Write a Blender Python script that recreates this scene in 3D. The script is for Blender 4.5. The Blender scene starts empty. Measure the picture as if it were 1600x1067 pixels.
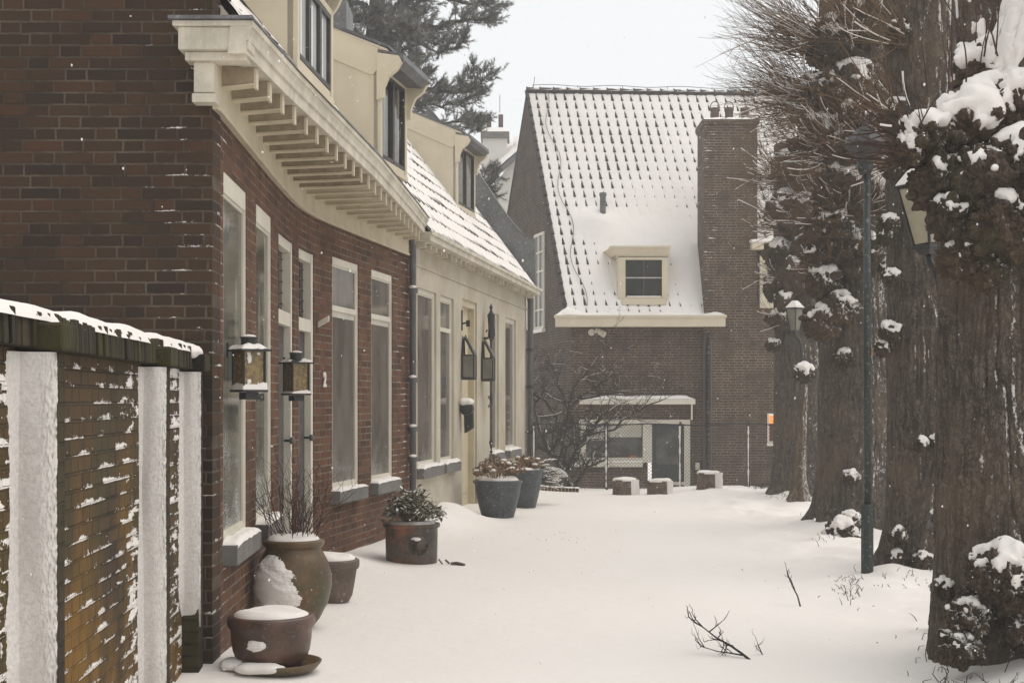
import bpy, bmesh, math, random
import numpy as np
from mathutils import Vector, Matrix

random.seed(7)
E = 1.67            # eye height above the lane's snow; zr values below are heights relative to the eye
FPX = 2222.0
sc = bpy.context.scene
col = sc.collection

# ------------------------------------------------------------------ camera, sky, sun, exposure
cd = bpy.data.cameras.new('camera')
cam = bpy.data.objects.new('camera', cd); col.objects.link(cam)
cd.sensor_width = 36.0; cd.lens = 50.0; cd.shift_y = 0.0575
cd.clip_start = 0.05; cd.clip_end = 3000
cam.location = (0, 0, E); cam.rotation_euler = (math.radians(90), 0, 0)
sc.camera = cam

SUN_EL, SUN_AZ = math.radians(62), math.radians(75)     # azimuth clockwise from +Y (away from the camera)
W = bpy.data.worlds.new('World'); sc.world = W; W.use_nodes = True
wn, wl = W.node_tree.nodes, W.node_tree.links
wn.clear()
sky = wn.new('ShaderNodeTexSky'); sky.sky_type = 'NISHITA'; sky.sun_disc = False
sky.sun_elevation = SUN_EL; sky.sun_rotation = SUN_AZ; sky.dust_density = 4.0
mixw = wn.new('ShaderNodeMix'); mixw.data_type = 'RGBA'; mixw.inputs[0].default_value = 0.93
mixw.inputs[7].default_value = (9.45, 9.65, 9.7, 1)         # even cloud layer over the sky
bgw = wn.new('ShaderNodeBackground'); bgw.inputs[1].default_value = 0.1
wo = wn.new('ShaderNodeOutputWorld')
wl.new(sky.outputs[0], mixw.inputs[6]); wl.new(mixw.outputs[2], bgw.inputs[0]); wl.new(bgw.outputs[0], wo.inputs[0])
sd = bpy.data.lights.new('sun', 'SUN'); sd.energy = 1.5; sd.angle = math.radians(60); sd.color = (1.0, 0.92, 0.83)
sun = bpy.data.objects.new('sun', sd); col.objects.link(sun)
sdir = Vector((math.sin(SUN_AZ)*math.cos(SUN_EL), math.cos(SUN_AZ)*math.cos(SUN_EL), math.sin(SUN_EL)))
sun.rotation_euler = (-sdir).to_track_quat('-Z', 'Y').to_euler(); sun.location = (20, 10, 30)
sc.view_settings.view_transform = 'Standard'; sc.view_settings.look = 'None'
sc.view_settings.exposure = 0.06; sc.view_settings.gamma = 1.0
sc.cycles.use_denoising = True
sc.cycles.volume_bounces = 1
sc.cycles.max_bounces = 6

# ------------------------------------------------------------------ numeric helpers
_rng = np.random.default_rng(11)
_P = _rng.permutation(256).astype(np.int64); _P = np.concatenate([_P, _P, _P])
_V = _rng.random(256)
def vnoise(x, y, z=0.0):
    x, y, z = np.broadcast_arrays(np.asarray(x, float), np.asarray(y, float), np.asarray(z, float))
    xi, yi, zi = np.floor(x).astype(np.int64), np.floor(y).astype(np.int64), np.floor(z).astype(np.int64)
    fx, fy, fz = x-xi, y-yi, z-zi
    fx, fy, fz = [t*t*(3-2*t) for t in (fx, fy, fz)]
    def h(a, b, c): return _V[_P[_P[_P[a & 255] + (b & 255)] + (c & 255)]]
    r = 0
    for i in (0, 1):
        for j in (0, 1):
            for k in (0, 1):
                r = r + h(xi+i, yi+j, zi+k)*(fx if i else 1-fx)*(fy if j else 1-fy)*(fz if k else 1-fz)
    return r
def fbm(x, y, z=0.0, o=4):
    r, a, t = 0, 1.0, 0
    for i in range(o):
        f = 2.03**i
        r = r + a*vnoise(np.asarray(x)*f+17.3*i, np.asarray(y)*f+5.1*i, np.asarray(z)*f+9.7*i); t += a; a *= .5
    return r/t
def sstep(a, b, x):
    t = np.clip((np.asarray(x, float)-a)/(b-a), 0, 1); return t*t*(3-2*t)
def P(px, py, d): return Vector(((px-800)/FPX*d, d, E+(625-py)/FPX*d))
def V3(x, y, zr): return Vector((x, y, E+zr))

# ------------------------------------------------------------------ object helpers
def wloc(o):
    v = Vector((0, 0, 0))
    while o is not None: v += o.location; o = o.parent
    return v
def link(name, me, mats, parent=None, smooth=False):
    o = bpy.data.objects.new(name, me); col.objects.link(o)
    for m in (mats if isinstance(mats, (list, tuple)) else [mats]): me.materials.append(m)
    if smooth: me.polygons.foreach_set('use_smooth', [True]*len(me.polygons))
    if parent is not None:
        o.parent = parent; o.location = -wloc(parent)
    return o
def tag(o, label=None, cat=None, group=None, kind=None):
    if label: o['label'] = label
    if cat: o['category'] = cat
    if group: o['group'] = group
    if kind: o['kind'] = kind
    return o
def thing(name, label, cat, loc, group=None):
    o = bpy.data.objects.new(name, None); col.objects.link(o); o.location = loc
    o.empty_display_size = .1
    return tag(o, label, cat, group)

class MB:
    def __init__(s): s.v = []; s.f = []; s.uv = []; s.mi = []
    def face(s, pts, uv=None, mi=0):
        b = len(s.v); s.v += [tuple(p) for p in pts]; s.f.append(tuple(range(b, b+len(pts))))
        s.uv.append(uv if uv else [(0, 0)]*len(pts)); s.mi.append(mi)
    def fi(s, idx, uv=None, mi=0):
        s.f.append(tuple(idx)); s.uv.append(uv if uv else [(0, 0)]*len(idx)); s.mi.append(mi)
    def hexa(s, c, mi=0):            # 8 corners: bottom 4 (ccw seen from above) then top 4
        b = len(s.v); s.v += [tuple(p) for p in c]
        for q in ((0, 3, 2, 1), (4, 5, 6, 7), (0, 1, 5, 4), (1, 2, 6, 5), (2, 3, 7, 6), (3, 0, 4, 7)):
            s.fi([b+i for i in q], None, mi)
    def box(s, x0, x1, y0, y1, z0, z1, mi=0):
        s.hexa([(x0, y0, z0), (x1, y0, z0), (x1, y1, z0), (x0, y1, z0), (x0, y0, z1), (x1, y0, z1), (x1, y1, z1), (x0, y1, z1)], mi)
    def obox(s, o, a, b, c, mi=0):
        o, a, b, c = Vector(o), Vector(a), Vector(b), Vector(c)
        if a.cross(b).dot(c) < 0: a, b = b, a
        s.hexa([o, o+a, o+a+b, o+b, o+c, o+a+c, o+a+b+c, o+b+c], mi)
    def prism(s, poly, vec, mi=0):
        vec = Vector(vec); poly = [Vector(p) for p in poly]; n = len(poly)
        nrm = Vector((0, 0, 0))
        for i in range(n): nrm += poly[i].cross(poly[(i+1) % n])
        if nrm.dot(vec) > 0: poly = poly[::-1]
        b = len(s.v); s.v += [tuple(p) for p in poly] + [tuple(p+vec) for p in poly]
        s.fi(range(b, b+n), None, mi); s.fi([b+n+n-1-i for i in range(n)], None, mi)
        for i in range(n):
            j = (i+1) % n; s.fi((b+j, b+i, b+n+i, b+n+j), None, mi)
    def tube(s, pts, rad, n=6, cap=True, mi=0):
        pts = [Vector(p) for p in pts]
        if not hasattr(rad, '__len__'): rad = [rad]*len(pts)
        b = len(s.v); up = Vector((0, 0, 1)); prev = None
        for i, p in enumerate(pts):
            t = (pts[min(i+1, len(pts)-1)]-pts[max(i-1, 0)])
            if t.length < 1e-9: t = Vector((0, 0, 1))
            t.normalize()
            if prev is None:
                a = t.cross(up)
                if a.length < .05: a = t.cross(Vector((1, 0, 0)))
                a.normalize()
            else:
                a = prev-t*prev.dot(t)
                a.normalize()
            prev = a; c = t.cross(a)
            for k in range(n):
                w = 2*math.pi*k/n; q = p+(a*math.cos(w)+c*math.sin(w))*rad[i]; s.v.append((q.x, q.y, q.z))
        for i in range(len(pts)-1):
            for k in range(n):
                k2 = (k+1) % n; s.fi((b+i*n+k, b+i*n+k2, b+(i+1)*n+k2, b+(i+1)*n+k), None, mi)
        if cap:
            s.fi([b+n-1-k for k in range(n)], None, mi); e = b+(len(pts)-1)*n; s.fi([e+k for k in range(n)], None, mi)
    def lathe(s, prof, o, n=32, squash=(1, 1), wob=None, mi=0):
        o = Vector(o); b = len(s.v); m = len(prof)
        for r, z in prof:
            for k in range(n):
                w = 2*math.pi*k/n; q = wob(w, z) if wob else 1.0
                s.v.append((o.x+r*math.cos(w)*squash[0]*q, o.y+r*math.sin(w)*squash[1]*q, o.z+z))
        for i in range(m-1):
            for k in range(n):
                k2 = (k+1) % n; s.fi((b+i*n+k, b+i*n+k2, b+(i+1)*n+k2, b+(i+1)*n+k), None, mi)
        s.fi([b+n-1-k for k in range(n)], None, mi); e = b+(m-1)*n; s.fi([e+k for k in range(n)], None, mi)
    def build(s, name, mats, parent=None, smooth=False, bevel=0):
        me = bpy.data.meshes.new(name); me.from_pydata(s.v, [], s.f)
        if any(any(u != (0, 0) for u in q) for q in s.uv):
            L = me.uv_layers.new(name='UVMap'); flat = [c for q in s.uv for u in q for c in u]; L.data.foreach_set('uv', flat)
        if any(s.mi): me.polygons.foreach_set('material_index', s.mi)
        o = link(name, me, mats, parent, smooth)
        if bevel:
            m = o.modifiers.new('edge', 'BEVEL'); m.width = bevel; m.segments = 2; m.limit_method = 'ANGLE'; m.angle_limit = .6
        return o
def np_mesh(name, v, f, mats, parent=None, smooth=True, uv=None):
    me = bpy.data.meshes.new(name); v = np.asarray(v, np.float32); f = np.asarray(f, np.int32)
    k = f.shape[1]
    me.vertices.add(len(v)); me.vertices.foreach_set('co', v.ravel())
    me.loops.add(f.size); me.loops.foreach_set('vertex_index', f.ravel())
    me.polygons.add(len(f)); me.polygons.foreach_set('loop_start', np.arange(0, f.size, k, dtype=np.int32))
    me.polygons.foreach_set('loop_total', np.full(len(f), k, np.int32))
    if uv is not None:
        L = me.uv_layers.new(name='UVMap'); L.data.foreach_set('uv', np.asarray(uv, np.float32)[f.ravel()].ravel())
    me.update(calc_edges=True); me.validate()
    return link(name, me, mats, parent, smooth)
def grid_faces(nu, nv, wrap=False):       # vertex index = i*nv + j
    i = np.arange(nu if wrap else nu-1); j = np.arange(nv-1)
    I, J = np.meshgrid(i, j, indexing='ij'); I2 = (I+1) % nu
    return np.stack([I*nv+J, I2*nv+J, I2*nv+J+1, I*nv+J+1], -1).reshape(-1, 4)
def vnormals(v, f):
    v = np.asarray(v, float); n = np.zeros_like(v)
    a = v[f[:, 1]]-v[f[:, 0]]; b = v[f[:, -1]]-v[f[:, 0]]; fn = np.cross(a, b)
    for k in range(f.shape[1]): np.add.at(n, f[:, k], fn)
    return n/np.maximum(np.linalg.norm(n, axis=1, keepdims=True), 1e-9)
def snow_shell(name, v, f, mat, parent, thick=.05, lo=.2, hi=.7, dirv=(0, 0, 1), ns=9, na=.6, extra=0.0):
    """lying or wind-blown snow: a skin that swells off the surface wherever it faces dirv"""
    v = np.asarray(v, float); n = vnormals(v, f); d = np.asarray(Vector(dirv).normalized())
    e = n@d + na*(fbm(v[:, 0]*ns, v[:, 1]*ns, v[:, 2]*ns, 3)-.5)*2 + extra
    h = thick*(sstep(lo, hi, e)*1.3-.12)
    keep = (h > 0)[f].any(1); f2 = f[keep]
    if len(f2) == 0: return None
    used = np.unique(f2); mp = -np.ones(len(v), np.int64); mp[used] = np.arange(len(used))
    v2 = v+n*h[:, None] + np.array([0, 0, 1])*(np.maximum(h, 0)*.3)[:, None]
    return np_mesh(name, v2[used], mp[f2], mat, parent)
def ico(sub):
    bm = bmesh.new(); bmesh.ops.create_icosphere(bm, subdivisions=sub, radius=1)
    v = np.array([q.co[:] for q in bm.verts]); f = np.array([[q.index for q in p.verts] for p in bm.faces]); bm.free(); return v, f
ICO = {k: ico(k) for k in (2, 3, 4, 5)}

# ------------------------------------------------------------------ materials
class NT:
    def __init__(s, name):
        s.m = bpy.data.materials.new(name); s.m.use_nodes = True; t = s.m.node_tree; s.N, s.L = t.nodes, t.links
        s.N.clear(); s.out = s.N.new('ShaderNodeOutputMaterial'); s.b = s.N.new('ShaderNodeBsdfPrincipled'); s.L.new(s.b.outputs[0], s.out.inputs[0])
    def set(s, sock, x):
        if hasattr(x, 'is_output'): s.L.new(x, sock)
        elif isinstance(x, (tuple, list)) and len(x) == 3 and sock.type == 'RGBA': sock.default_value = (*x, 1)
        else: sock.default_value = x
    def P(s, **k):
        for a, x in k.items(): s.set(s.b.inputs[a.replace('_', ' ')], x)
    def m_(s, op, a, b=0.0, c=0.0, clamp=False):
        n = s.N.new('ShaderNodeMath'); n.operation = op; n.use_clamp = clamp
        for i, x in enumerate((a, b, c)): s.set(n.inputs[i], x)
        return n.outputs[0]
    def ss(s, lo, hi, x):
        n = s.N.new('ShaderNodeMapRange'); n.interpolation_type = 'SMOOTHSTEP'
        s.set(n.inputs[0], x); n.inputs[1].default_value = lo; n.inputs[2].default_value = hi; return n.outputs[0]
    def mix(s, f, a, b, mode='MIX'):
        n = s.N.new('ShaderNodeMix'); n.data_type = 'RGBA'; n.blend_type = mode
        s.set(n.inputs[0], f); s.set(n.inputs[6], a); s.set(n.inputs[7], b); return n.outputs[2]
    def coord(s, kind='Object'):
        return s.N.new('ShaderNodeTexCoord').outputs[kind]
    def pos(s): return s.N.new('ShaderNodeNewGeometry').outputs['Position']
    def nrm(s): return s.N.new('ShaderNodeNewGeometry').outputs['Normal']
    def sep(s, v):
        n = s.N.new('ShaderNodeSeparateXYZ'); s.L.new(v, n.inputs[0]); return n.outputs
    def comb(s, x, y, z=0.0):
        n = s.N.new('ShaderNodeCombineXYZ')
        for i, q in enumerate((x, y, z)): s.set(n.inputs[i], q)
        return n.outputs[0]
    def mapv(s, v, sc_):
        n = s.N.new('ShaderNodeMapping'); s.L.new(v, n.inputs[0]); n.inputs[3].default_value = sc_; return n.outputs[0]
    def noise(s, v, scale, det=4, rough=.55, col_=False, dist=0.0):
        n = s.N.new('ShaderNodeTexNoise'); s.L.new(v, n.inputs['Vector']); n.inputs['Scale'].default_value = scale
        n.inputs['Detail'].default_value = det; n.inputs['Roughness'].default_value = rough; n.inputs['Distortion'].default_value = dist
        return n.outputs[1 if col_ else 0]
    def white(s, v):
        n = s.N.new('ShaderNodeTexWhiteNoise'); n.noise_dimensions = '2D'; s.L.new(v, n.inputs['Vector']); return n.outputs
    def ramp(s, f, stops):
        n = s.N.new('ShaderNodeValToRGB'); s.set(n.inputs[0], f); e = n.color_ramp.elements
        while len(e) < len(stops): e.new(.5)
        for q, (p, c) in zip(e, stops): q.position = p; q.color = (*c, 1) if len(c) == 3 else c
        return n.outputs[0]
    def bump(s, h, strength=.5, dist=.01):
        n = s.N.new('ShaderNodeBump'); n.inputs['Strength'].default_value = strength; n.inputs['Distance'].default_value = dist
        s.L.new(h, n.inputs['Height']); s.L.new(n.outputs[0], s.b.inputs['Normal']); return n.outputs[0]
    def dot(s, v, d):
        n = s.N.new('ShaderNodeVectorMath'); n.operation = 'DOT_PRODUCT'; s.L.new(v, n.inputs[0]); n.inputs[1].default_value = Vector(d).normalized(); return n.outputs['Value']

SNOWC = (.80, .76, .722)
def m_plain(name, c, rough=.6, var=.25, ns=6, bump=.15, bscale=60, spec=.3, metal=0.0, streak=0.0, c2=None, frost=0.0):
    t = NT(name); v = t.pos()
    n = t.noise(v, ns, 5, .6)
    f = t.ss(.3, .7, n)
    cc = t.mix(f, tuple(x*(1-var) for x in c), tuple(min(1, x*(1+var*.6)) for x in c))
    if c2: cc = t.mix(t.ss(.5, .68, t.noise(v, ns*.6, 4, .6)), cc, c2)
    if streak:
        sn = t.noise(t.mapv(v, (14, 14, 1.2)), 1.0, 5, .7)
        cc = t.mix(t.m_('MULTIPLY', t.ss(.5, .75, sn), streak), cc, tuple(x*.5 for x in c))
    if frost:
        fr = t.m_('MULTIPLY', t.ss(.56, .66, t.noise(v, 34, 6, .75)), frost)
        cc = t.mix(fr, cc, SNOWC)
    t.P(Base_Color=cc, Roughness=rough, Metallic=metal, Specular_IOR_Level=spec)
    if bump: t.bump(t.noise(v, bscale, 5, .6), bump, .01)
    return t.m
def m_snow(name='snow', k=1.0):
    t = NT(name); v = t.pos()
    n1 = t.noise(v, 2.2, 4, .55); n2 = t.noise(v, 90, 4, .65)
    t.P(Base_Color=t.mix(n1, tuple(x*.985*k for x in SNOWC), tuple(x*k for x in SNOWC)), Roughness=.75, Specular_IOR_Level=.15)
    h = t.m_('ADD', t.m_('MULTIPLY', t.noise(v, 9, 4, .6), 2.0), t.m_('MULTIPLY', n2, .35))
    t.bump(h, .35, .012)
    return t.m
def m_brick(name, cols, mortar, H=.0725, PER=.372, uvmode='uv', snow=None, moss=None, joint=.0115, vary=.35, rough=.85, bstr=.9, edge=None):
    """Flemish bond laid out in metres: long brick, header, long brick ... every row shifted"""
    t = NT(name); v = t.pos()
    if uvmode == 'uv': q = t.sep(t.coord('UV')); u, w = q[0], q[1]
    elif uvmode == 'xz': q = t.sep(v); u, w = q[0], q[2]
    else: q = t.sep(v); u, w = q[1], q[2]
    wob = t.noise(v, 22, 3, .6, True); ws = t.sep(wob)
    u = t.m_('ADD', u, t.m_('MULTIPLY', t.m_('SUBTRACT', ws[0], .5), .012)); w = t.m_('ADD', w, t.m_('MULTIPLY', t.m_('SUBTRACT', ws[1], .5), .012))
    r = t.m_('DIVIDE', w, H); row = t.m_('FLOOR', r); fr = t.m_('FRACT', r)
    par = t.m_('FRACT', t.m_('MULTIPLY', row, .5)); jit = t.m_('MULTIPLY', t.white(t.comb(row, 3.3))[0], .12)
    uu = t.m_('ADD', t.m_('DIVIDE', u, PER), t.m_('ADD', par, jit)); cell = t.m_('FLOOR', uu); fu = t.m_('FRACT', uu)
    K = .655
    isH = t.m_('GREATER_THAN', fu, K)
    d1 = t.m_('MINIMUM', fu, t.m_('SUBTRACT', 1.0, fu)); d2 = t.m_('ABSOLUTE', t.m_('SUBTRACT', fu, K))
    du = t.m_('MULTIPLY', t.m_('MINIMUM', d1, d2), PER)
    dv = t.m_('MULTIPLY', t.m_('MINIMUM', fr, t.m_('SUBTRACT', 1.0, fr)), H)
    d = t.m_('MINIMUM', du, dv)
    brick = t.ss(joint*.35, joint*.75, d)
    wid = t.comb(t.m_('ADD', t.m_('MULTIPLY', cell, 2.0), isH), row)
    wn_ = t.white(wid)
    n = t.noise(v, 30, 5, .65); nb = t.noise(v, 1.3, 3, .6)
    tone = t.m_('ADD', t.m_('MULTIPLY', wn_[0], .72), t.m_('MULTIPLY', t.m_('SUBTRACT', nb, .14), .42))
    st = [(i/(len(cols)-1), c) for i, c in enumerate(cols)]
    bc = t.ramp(tone, st)
    bc = t.mix(t.m_('MULTIPLY', n, vary), bc, tuple(x*.55 for x in cols[0]))
    bc = t.mix(t.m_('MULTIPLY', t.ss(.5, .72, t.noise(t.mapv(v, (1, 1, .6)), 1.7, 5, .65)), .45), bc, tuple(x*.8 for x in cols[1]))
    mc = t.mix(t.ss(.3, .7, t.noise(v, 2.5, 5, .65)), tuple(x*.4 for x in mortar), tuple(x*1.25 for x in mortar))
    cc = t.mix(brick, mc, bc)
    if moss:
        for mcol, sc_, lo, hi, amt, *zg in moss:
            if zg: amt = t.m_('MULTIPLY', amt, t.m_('SUBTRACT', 1.0, t.m_('MULTIPLY', t.ss(zg[0], zg[1], t.sep(v)[2]), .85)))
            cc = t.mix(t.m_('MULTIPLY', t.ss(lo, hi, t.noise(t.mapv(v, (1, 1, .45)), sc_, 5, .65)), amt), cc, mcol)
    h = t.m_('ADD', t.m_('MULTIPLY', brick, 1.0), t.m_('MULTIPLY', n, .45))
    rgh = rough
    if snow is not None:
        # snow driven onto the ledges: lies in the bed joint, spilling down over a random part of the brick below it
        lo, hi, gate, sreach = snow
        g = gate(t, v) if gate else 1.0
        sn = t.noise(t.mapv(v, (3.2, 3.2, 15)), 1.0, 4, .6)
        sn2 = t.noise(v, 46, 4, .7)
        amt = t.m_('MULTIPLY', t.ss(lo, hi, t.m_('ADD', sn, t.m_('MULTIPLY', t.m_('SUBTRACT', sn2, .5), .25))), g)
        reach = t.m_('MULTIPLY', amt, sreach)
        lim = t.m_('ADD', reach, t.m_('MULTIPLY', t.m_('SUBTRACT', sn2, .5), .3))
        msk = t.m_('MULTIPLY', t.ss(-.06, .06, t.m_('SUBTRACT', lim, fr)), t.ss(.02, .12, amt))
        cc = t.mix(msk, cc, SNOWC); h = t.m_('ADD', h, t.m_('MULTIPLY', msk, .8))
    if edge:
        e = t.m_('MULTIPLY', t.ss(.5, .6, t.m_('ADD', t.noise(v, 40, 5, .75), edge(t, v))), 1.0)
        cc = t.mix(e, cc, SNOWC)
    t.P(Base_Color=cc, Roughness=rgh, Specular_IOR_Level=.2)
    t.bump(h, bstr, .008)
    return t.m
def m_glass(name, c, refl=.35, frost=.5, zlo=.6, zhi=2.0, c2=None, refl_bands=False, refl_streaks=False):
    """window pane seen from the street: dark room behind, soft reflections partly painted into its colour, snow grains stuck to it, more of them low down"""
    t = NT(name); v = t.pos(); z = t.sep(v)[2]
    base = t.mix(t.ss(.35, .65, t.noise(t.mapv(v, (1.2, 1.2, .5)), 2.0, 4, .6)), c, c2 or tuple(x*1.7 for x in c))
    if refl_streaks:                               # upright streaks painted into the base colour as reflected trees
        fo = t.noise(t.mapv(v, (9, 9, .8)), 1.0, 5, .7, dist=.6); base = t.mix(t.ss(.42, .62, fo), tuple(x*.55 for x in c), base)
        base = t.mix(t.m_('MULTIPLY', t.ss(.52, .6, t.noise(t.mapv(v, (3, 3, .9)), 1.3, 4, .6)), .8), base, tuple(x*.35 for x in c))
    if refl_bands:                               # level lines painted into the base colour as reflected brick courses
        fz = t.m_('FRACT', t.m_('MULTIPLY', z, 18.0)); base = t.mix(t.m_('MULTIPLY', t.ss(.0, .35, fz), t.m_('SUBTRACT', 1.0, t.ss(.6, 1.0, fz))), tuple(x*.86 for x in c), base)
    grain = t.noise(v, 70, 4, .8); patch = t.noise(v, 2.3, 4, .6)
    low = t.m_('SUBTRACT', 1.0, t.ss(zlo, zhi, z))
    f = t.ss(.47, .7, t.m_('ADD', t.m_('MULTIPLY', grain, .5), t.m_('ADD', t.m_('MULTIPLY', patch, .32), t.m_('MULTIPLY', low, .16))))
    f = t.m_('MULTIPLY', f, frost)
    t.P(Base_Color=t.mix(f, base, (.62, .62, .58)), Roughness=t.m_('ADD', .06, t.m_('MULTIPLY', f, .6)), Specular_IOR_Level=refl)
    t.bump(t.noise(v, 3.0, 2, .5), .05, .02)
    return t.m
WIND = (.55, -.8, .25)
def m_bark(name, c=(.165, .136, .108), sn=.5, lo=.62, hi=.8, green=.0):
    t = NT(name); v = t.pos()
    r = t.noise(t.mapv(v, (24, 24, 4.2)), 1.0, 6, .72, dist=.9); n2 = t.noise(v, 55, 5, .7); big = t.noise(v, 1.1, 4, .6)
    cc = t.mix(t.ss(.34, .62, r), tuple(x*.32 for x in c), tuple(x*1.45 for x in c))
    vo = t.N.new('ShaderNodeTexVoronoi'); vo.feature = 'DISTANCE_TO_EDGE'; vo.inputs['Scale'].default_value = 1.0
    wv = t.N.new('ShaderNodeMix'); wv.data_type = 'VECTOR'; wv.inputs[0].default_value = .5; t.L.new(t.mapv(v, (46, 46, 13)), wv.inputs[4]); t.L.new(t.mapv(t.noise(v, 7, 4, .65, True), (12, 12, 12)), wv.inputs[5]); t.L.new(wv.outputs[1], vo.inputs['Vector'])
    ck = t.m_('ADD', t.m_('MULTIPLY', t.ss(.02, .16, vo.outputs['Distance']), .6), t.m_('MULTIPLY', t.ss(.3, .6, t.noise(v, 13, 4, .7)), .4))
    cc = t.mix(ck, tuple(x*.3 for x in c), cc)
    cc = t.mix(t.m_('MULTIPLY', n2, .5), cc, tuple(x*.6 for x in c))
    cc = t.mix(t.m_('MULTIPLY', t.ss(.45, .7, big), .5), cc, (c[0]*1.35, c[1]*1.2, c[2]*1.0))
    if green: cc = t.mix(t.m_('MULTIPLY', t.ss(.45, .65, t.noise(v, 2.0, 4, .6)), green), cc, (.05, .06, .025))
    if sn:
        d = t.dot(t.nrm(), WIND); d2 = t.sep(t.nrm())[2]
        e = t.m_('ADD', t.m_('MULTIPLY', t.m_('MAXIMUM', d, t.m_('MULTIPLY', d2, 1.15)), sn), t.m_('ADD', t.m_('MULTIPLY', t.noise(t.mapv(v, (34, 34, 17)), 1.0, 5, .8), .85), t.m_('MULTIPLY', t.noise(v, 1.9, 3, .6), .35)))
        cc = t.mix(t.ss(lo+.3, hi+.3, e), cc, SNOWC)
    t.P(Base_Color=cc, Roughness=.9, Specular_IOR_Level=.15)
    t.bump(t.m_('ADD', t.m_('ADD', r, t.m_('MULTIPLY', ck, .5)), t.m_('MULTIPLY', n2, .35)), 1.0, .028)
    return t.m

def edge_near(x0, x1, lo=.0):
    return lambda t, v: t.ss(x0, x1, t.sep(v)[0])
def near_pilasters(t, v):
    y = t.sep(v)[1]; s = .62
    for d0 in (5.0, 7.25, 8.48): s = t.m_('ADD', s, t.m_('MULTIPLY', t.m_('MULTIPLY', t.ss(d0-.75, d0, y), t.m_('LESS_THAN', y, d0)), 1.6))
    return s
M = {}
M['snow'] = m_snow()
def m_snow_thin_shaded():
    t = NT('thin_snow_shaded'); v = t.pos(); a = t.noise(v, 55, 5, .75); b = t.noise(v, 5, 4, .6)
    cc = t.mix(t.ss(.36, .6, a), (.60, .57, .54), (.735, .70, .665)); cc = t.mix(t.m_('MULTIPLY', t.ss(.45, .7, b), .5), cc, (.60, .57, .54))  # thin grainy snow, toned darker: shade on the pilaster sides put into the colour
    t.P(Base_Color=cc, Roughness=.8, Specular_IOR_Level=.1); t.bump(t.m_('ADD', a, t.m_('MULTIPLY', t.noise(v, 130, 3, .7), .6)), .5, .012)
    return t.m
M['snow_thin_shaded'] = m_snow_thin_shaded()
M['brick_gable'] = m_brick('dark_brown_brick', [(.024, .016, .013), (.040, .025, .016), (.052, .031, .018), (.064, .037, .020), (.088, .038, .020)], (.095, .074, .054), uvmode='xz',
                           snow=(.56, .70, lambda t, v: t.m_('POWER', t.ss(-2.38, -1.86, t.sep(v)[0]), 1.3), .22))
M['brick_front'] = m_brick('red_brown_brick', [(.050, .030, .020), (.090, .043, .025), (.125, .055, .030), (.165, .072, .037), (.10, .058, .037)], (.19, .15, .112), uvmode='uv',
                           snow=(.52, .70, lambda t, v: t.m_('MAXIMUM', t.m_('SUBTRACT', 1.0, t.ss(8.8, 9.5, t.sep(v)[1])), t.m_('ADD', .10, t.m_('MULTIPLY', t.ss(16.6, 17.5, t.sep(v)[1]), .7))), .3))
M['brick_far'] = m_brick('weathered_brown_brick', [(.054, .035, .025), (.078, .050, .034), (.096, .061, .039), (.115, .071, .045)], (.21, .175, .135), H=.0645, PER=.33, uvmode='xz', joint=.014, vary=.3,
                         snow=(.56, .72, lambda t, v: t.m_('MULTIPLY', t.m_('SUBTRACT', 1.0, t.ss(4.62, 4.95, t.sep(v)[0])), t.ss(3.4, 3.6, t.sep(v)[2])), .4))
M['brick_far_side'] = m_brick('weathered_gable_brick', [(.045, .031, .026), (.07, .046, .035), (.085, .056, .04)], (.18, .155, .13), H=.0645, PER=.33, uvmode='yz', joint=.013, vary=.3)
M['brick_garden'] = m_brick('mossy_garden_brick', [(.036, .026, .017), (.066, .042, .024), (.09, .056, .029), (.056, .04, .025)], (.044, .035, .024), H=.072, PER=.36, uvmode='yz', joint=.013,
                            snow=(.47, .68, near_pilasters, .62), vary=.5, bstr=1.2,
                            moss=[((.21, .11, .02), 2.1, .40, .62, .9, .5, 1.7), ((.058, .050, .02), 3.4, .45, .65, .6), ((.03, .022, .016), 1.4, .5, .7, .5)])
M['brick_pier'] = m_brick('mossy_pier_brick', [(.03, .022, .014), (.05, .034, .02), (.06, .042, .024)], (.03, .025, .018), H=.072, PER=.36, uvmode='yz', joint=.013, vary=.6, bstr=1.2, moss=[((.05, .048, .016), 3.4, .45, .65, .7)])
M['coping'] = m_brick('mossy_coping_brick', [(.03, .024, .016), (.055, .042, .024), (.04, .036, .018)], (.02, .017, .012), H=.3, PER=.115, uvmode='yz', joint=.01, vary=.6, bstr=1.3, moss=[((.06, .055, .018), 4, .45, .62, .7)])
M['cream'] = m_plain('cream_paint', (.60, .53, .40), .55, .06, 3, .06, 40, .3, streak=.14)
M['cream_old'] = m_plain('weathered_cream_paint', (.58, .53, .43), .6, .2, 4, .15, 50, .3, streak=.5, frost=.3)
M['cream_soffit'] = m_plain('ochre_cream_paint', (.56, .49, .355), .6, .12, 4, .1, 50, .3, streak=.25)
M['tan'] = m_plain('rough_tan_timber', (.33, .27, .185), .75, .2, 14, .3, 80, .2)
M['stucco'] = m_plain('old_cream_stucco', (.50, .45, .36), .85, .14, 1.6, .25, 60, .2, streak=.3, c2=(.42, .36, .25))
M['offwhite'] = m_plain('off_white_paint', (.63, .59, .50), .55, .08, 3, .08, 50, .3, streak=.2, frost=.1)
M['door_cream'] = m_plain('door_cream_paint', (.55, .48, .33), .5, .08, 3, .05, 40, .35, streak=.15)
M['stone'] = m_plain('grey_sill_stone', (.165, .155, .145), .7, .2, 8, .2, 70, .3)
M['lead'] = m_plain('lead_sheet', (.12, .12, .125), .5, .35, 4, .12, 20, .5, frost=.25)
M['zinc'] = m_plain('grey_pipe_zinc', (.095, .095, .093), .5, .2, 6, .08, 40, .5)
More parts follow.
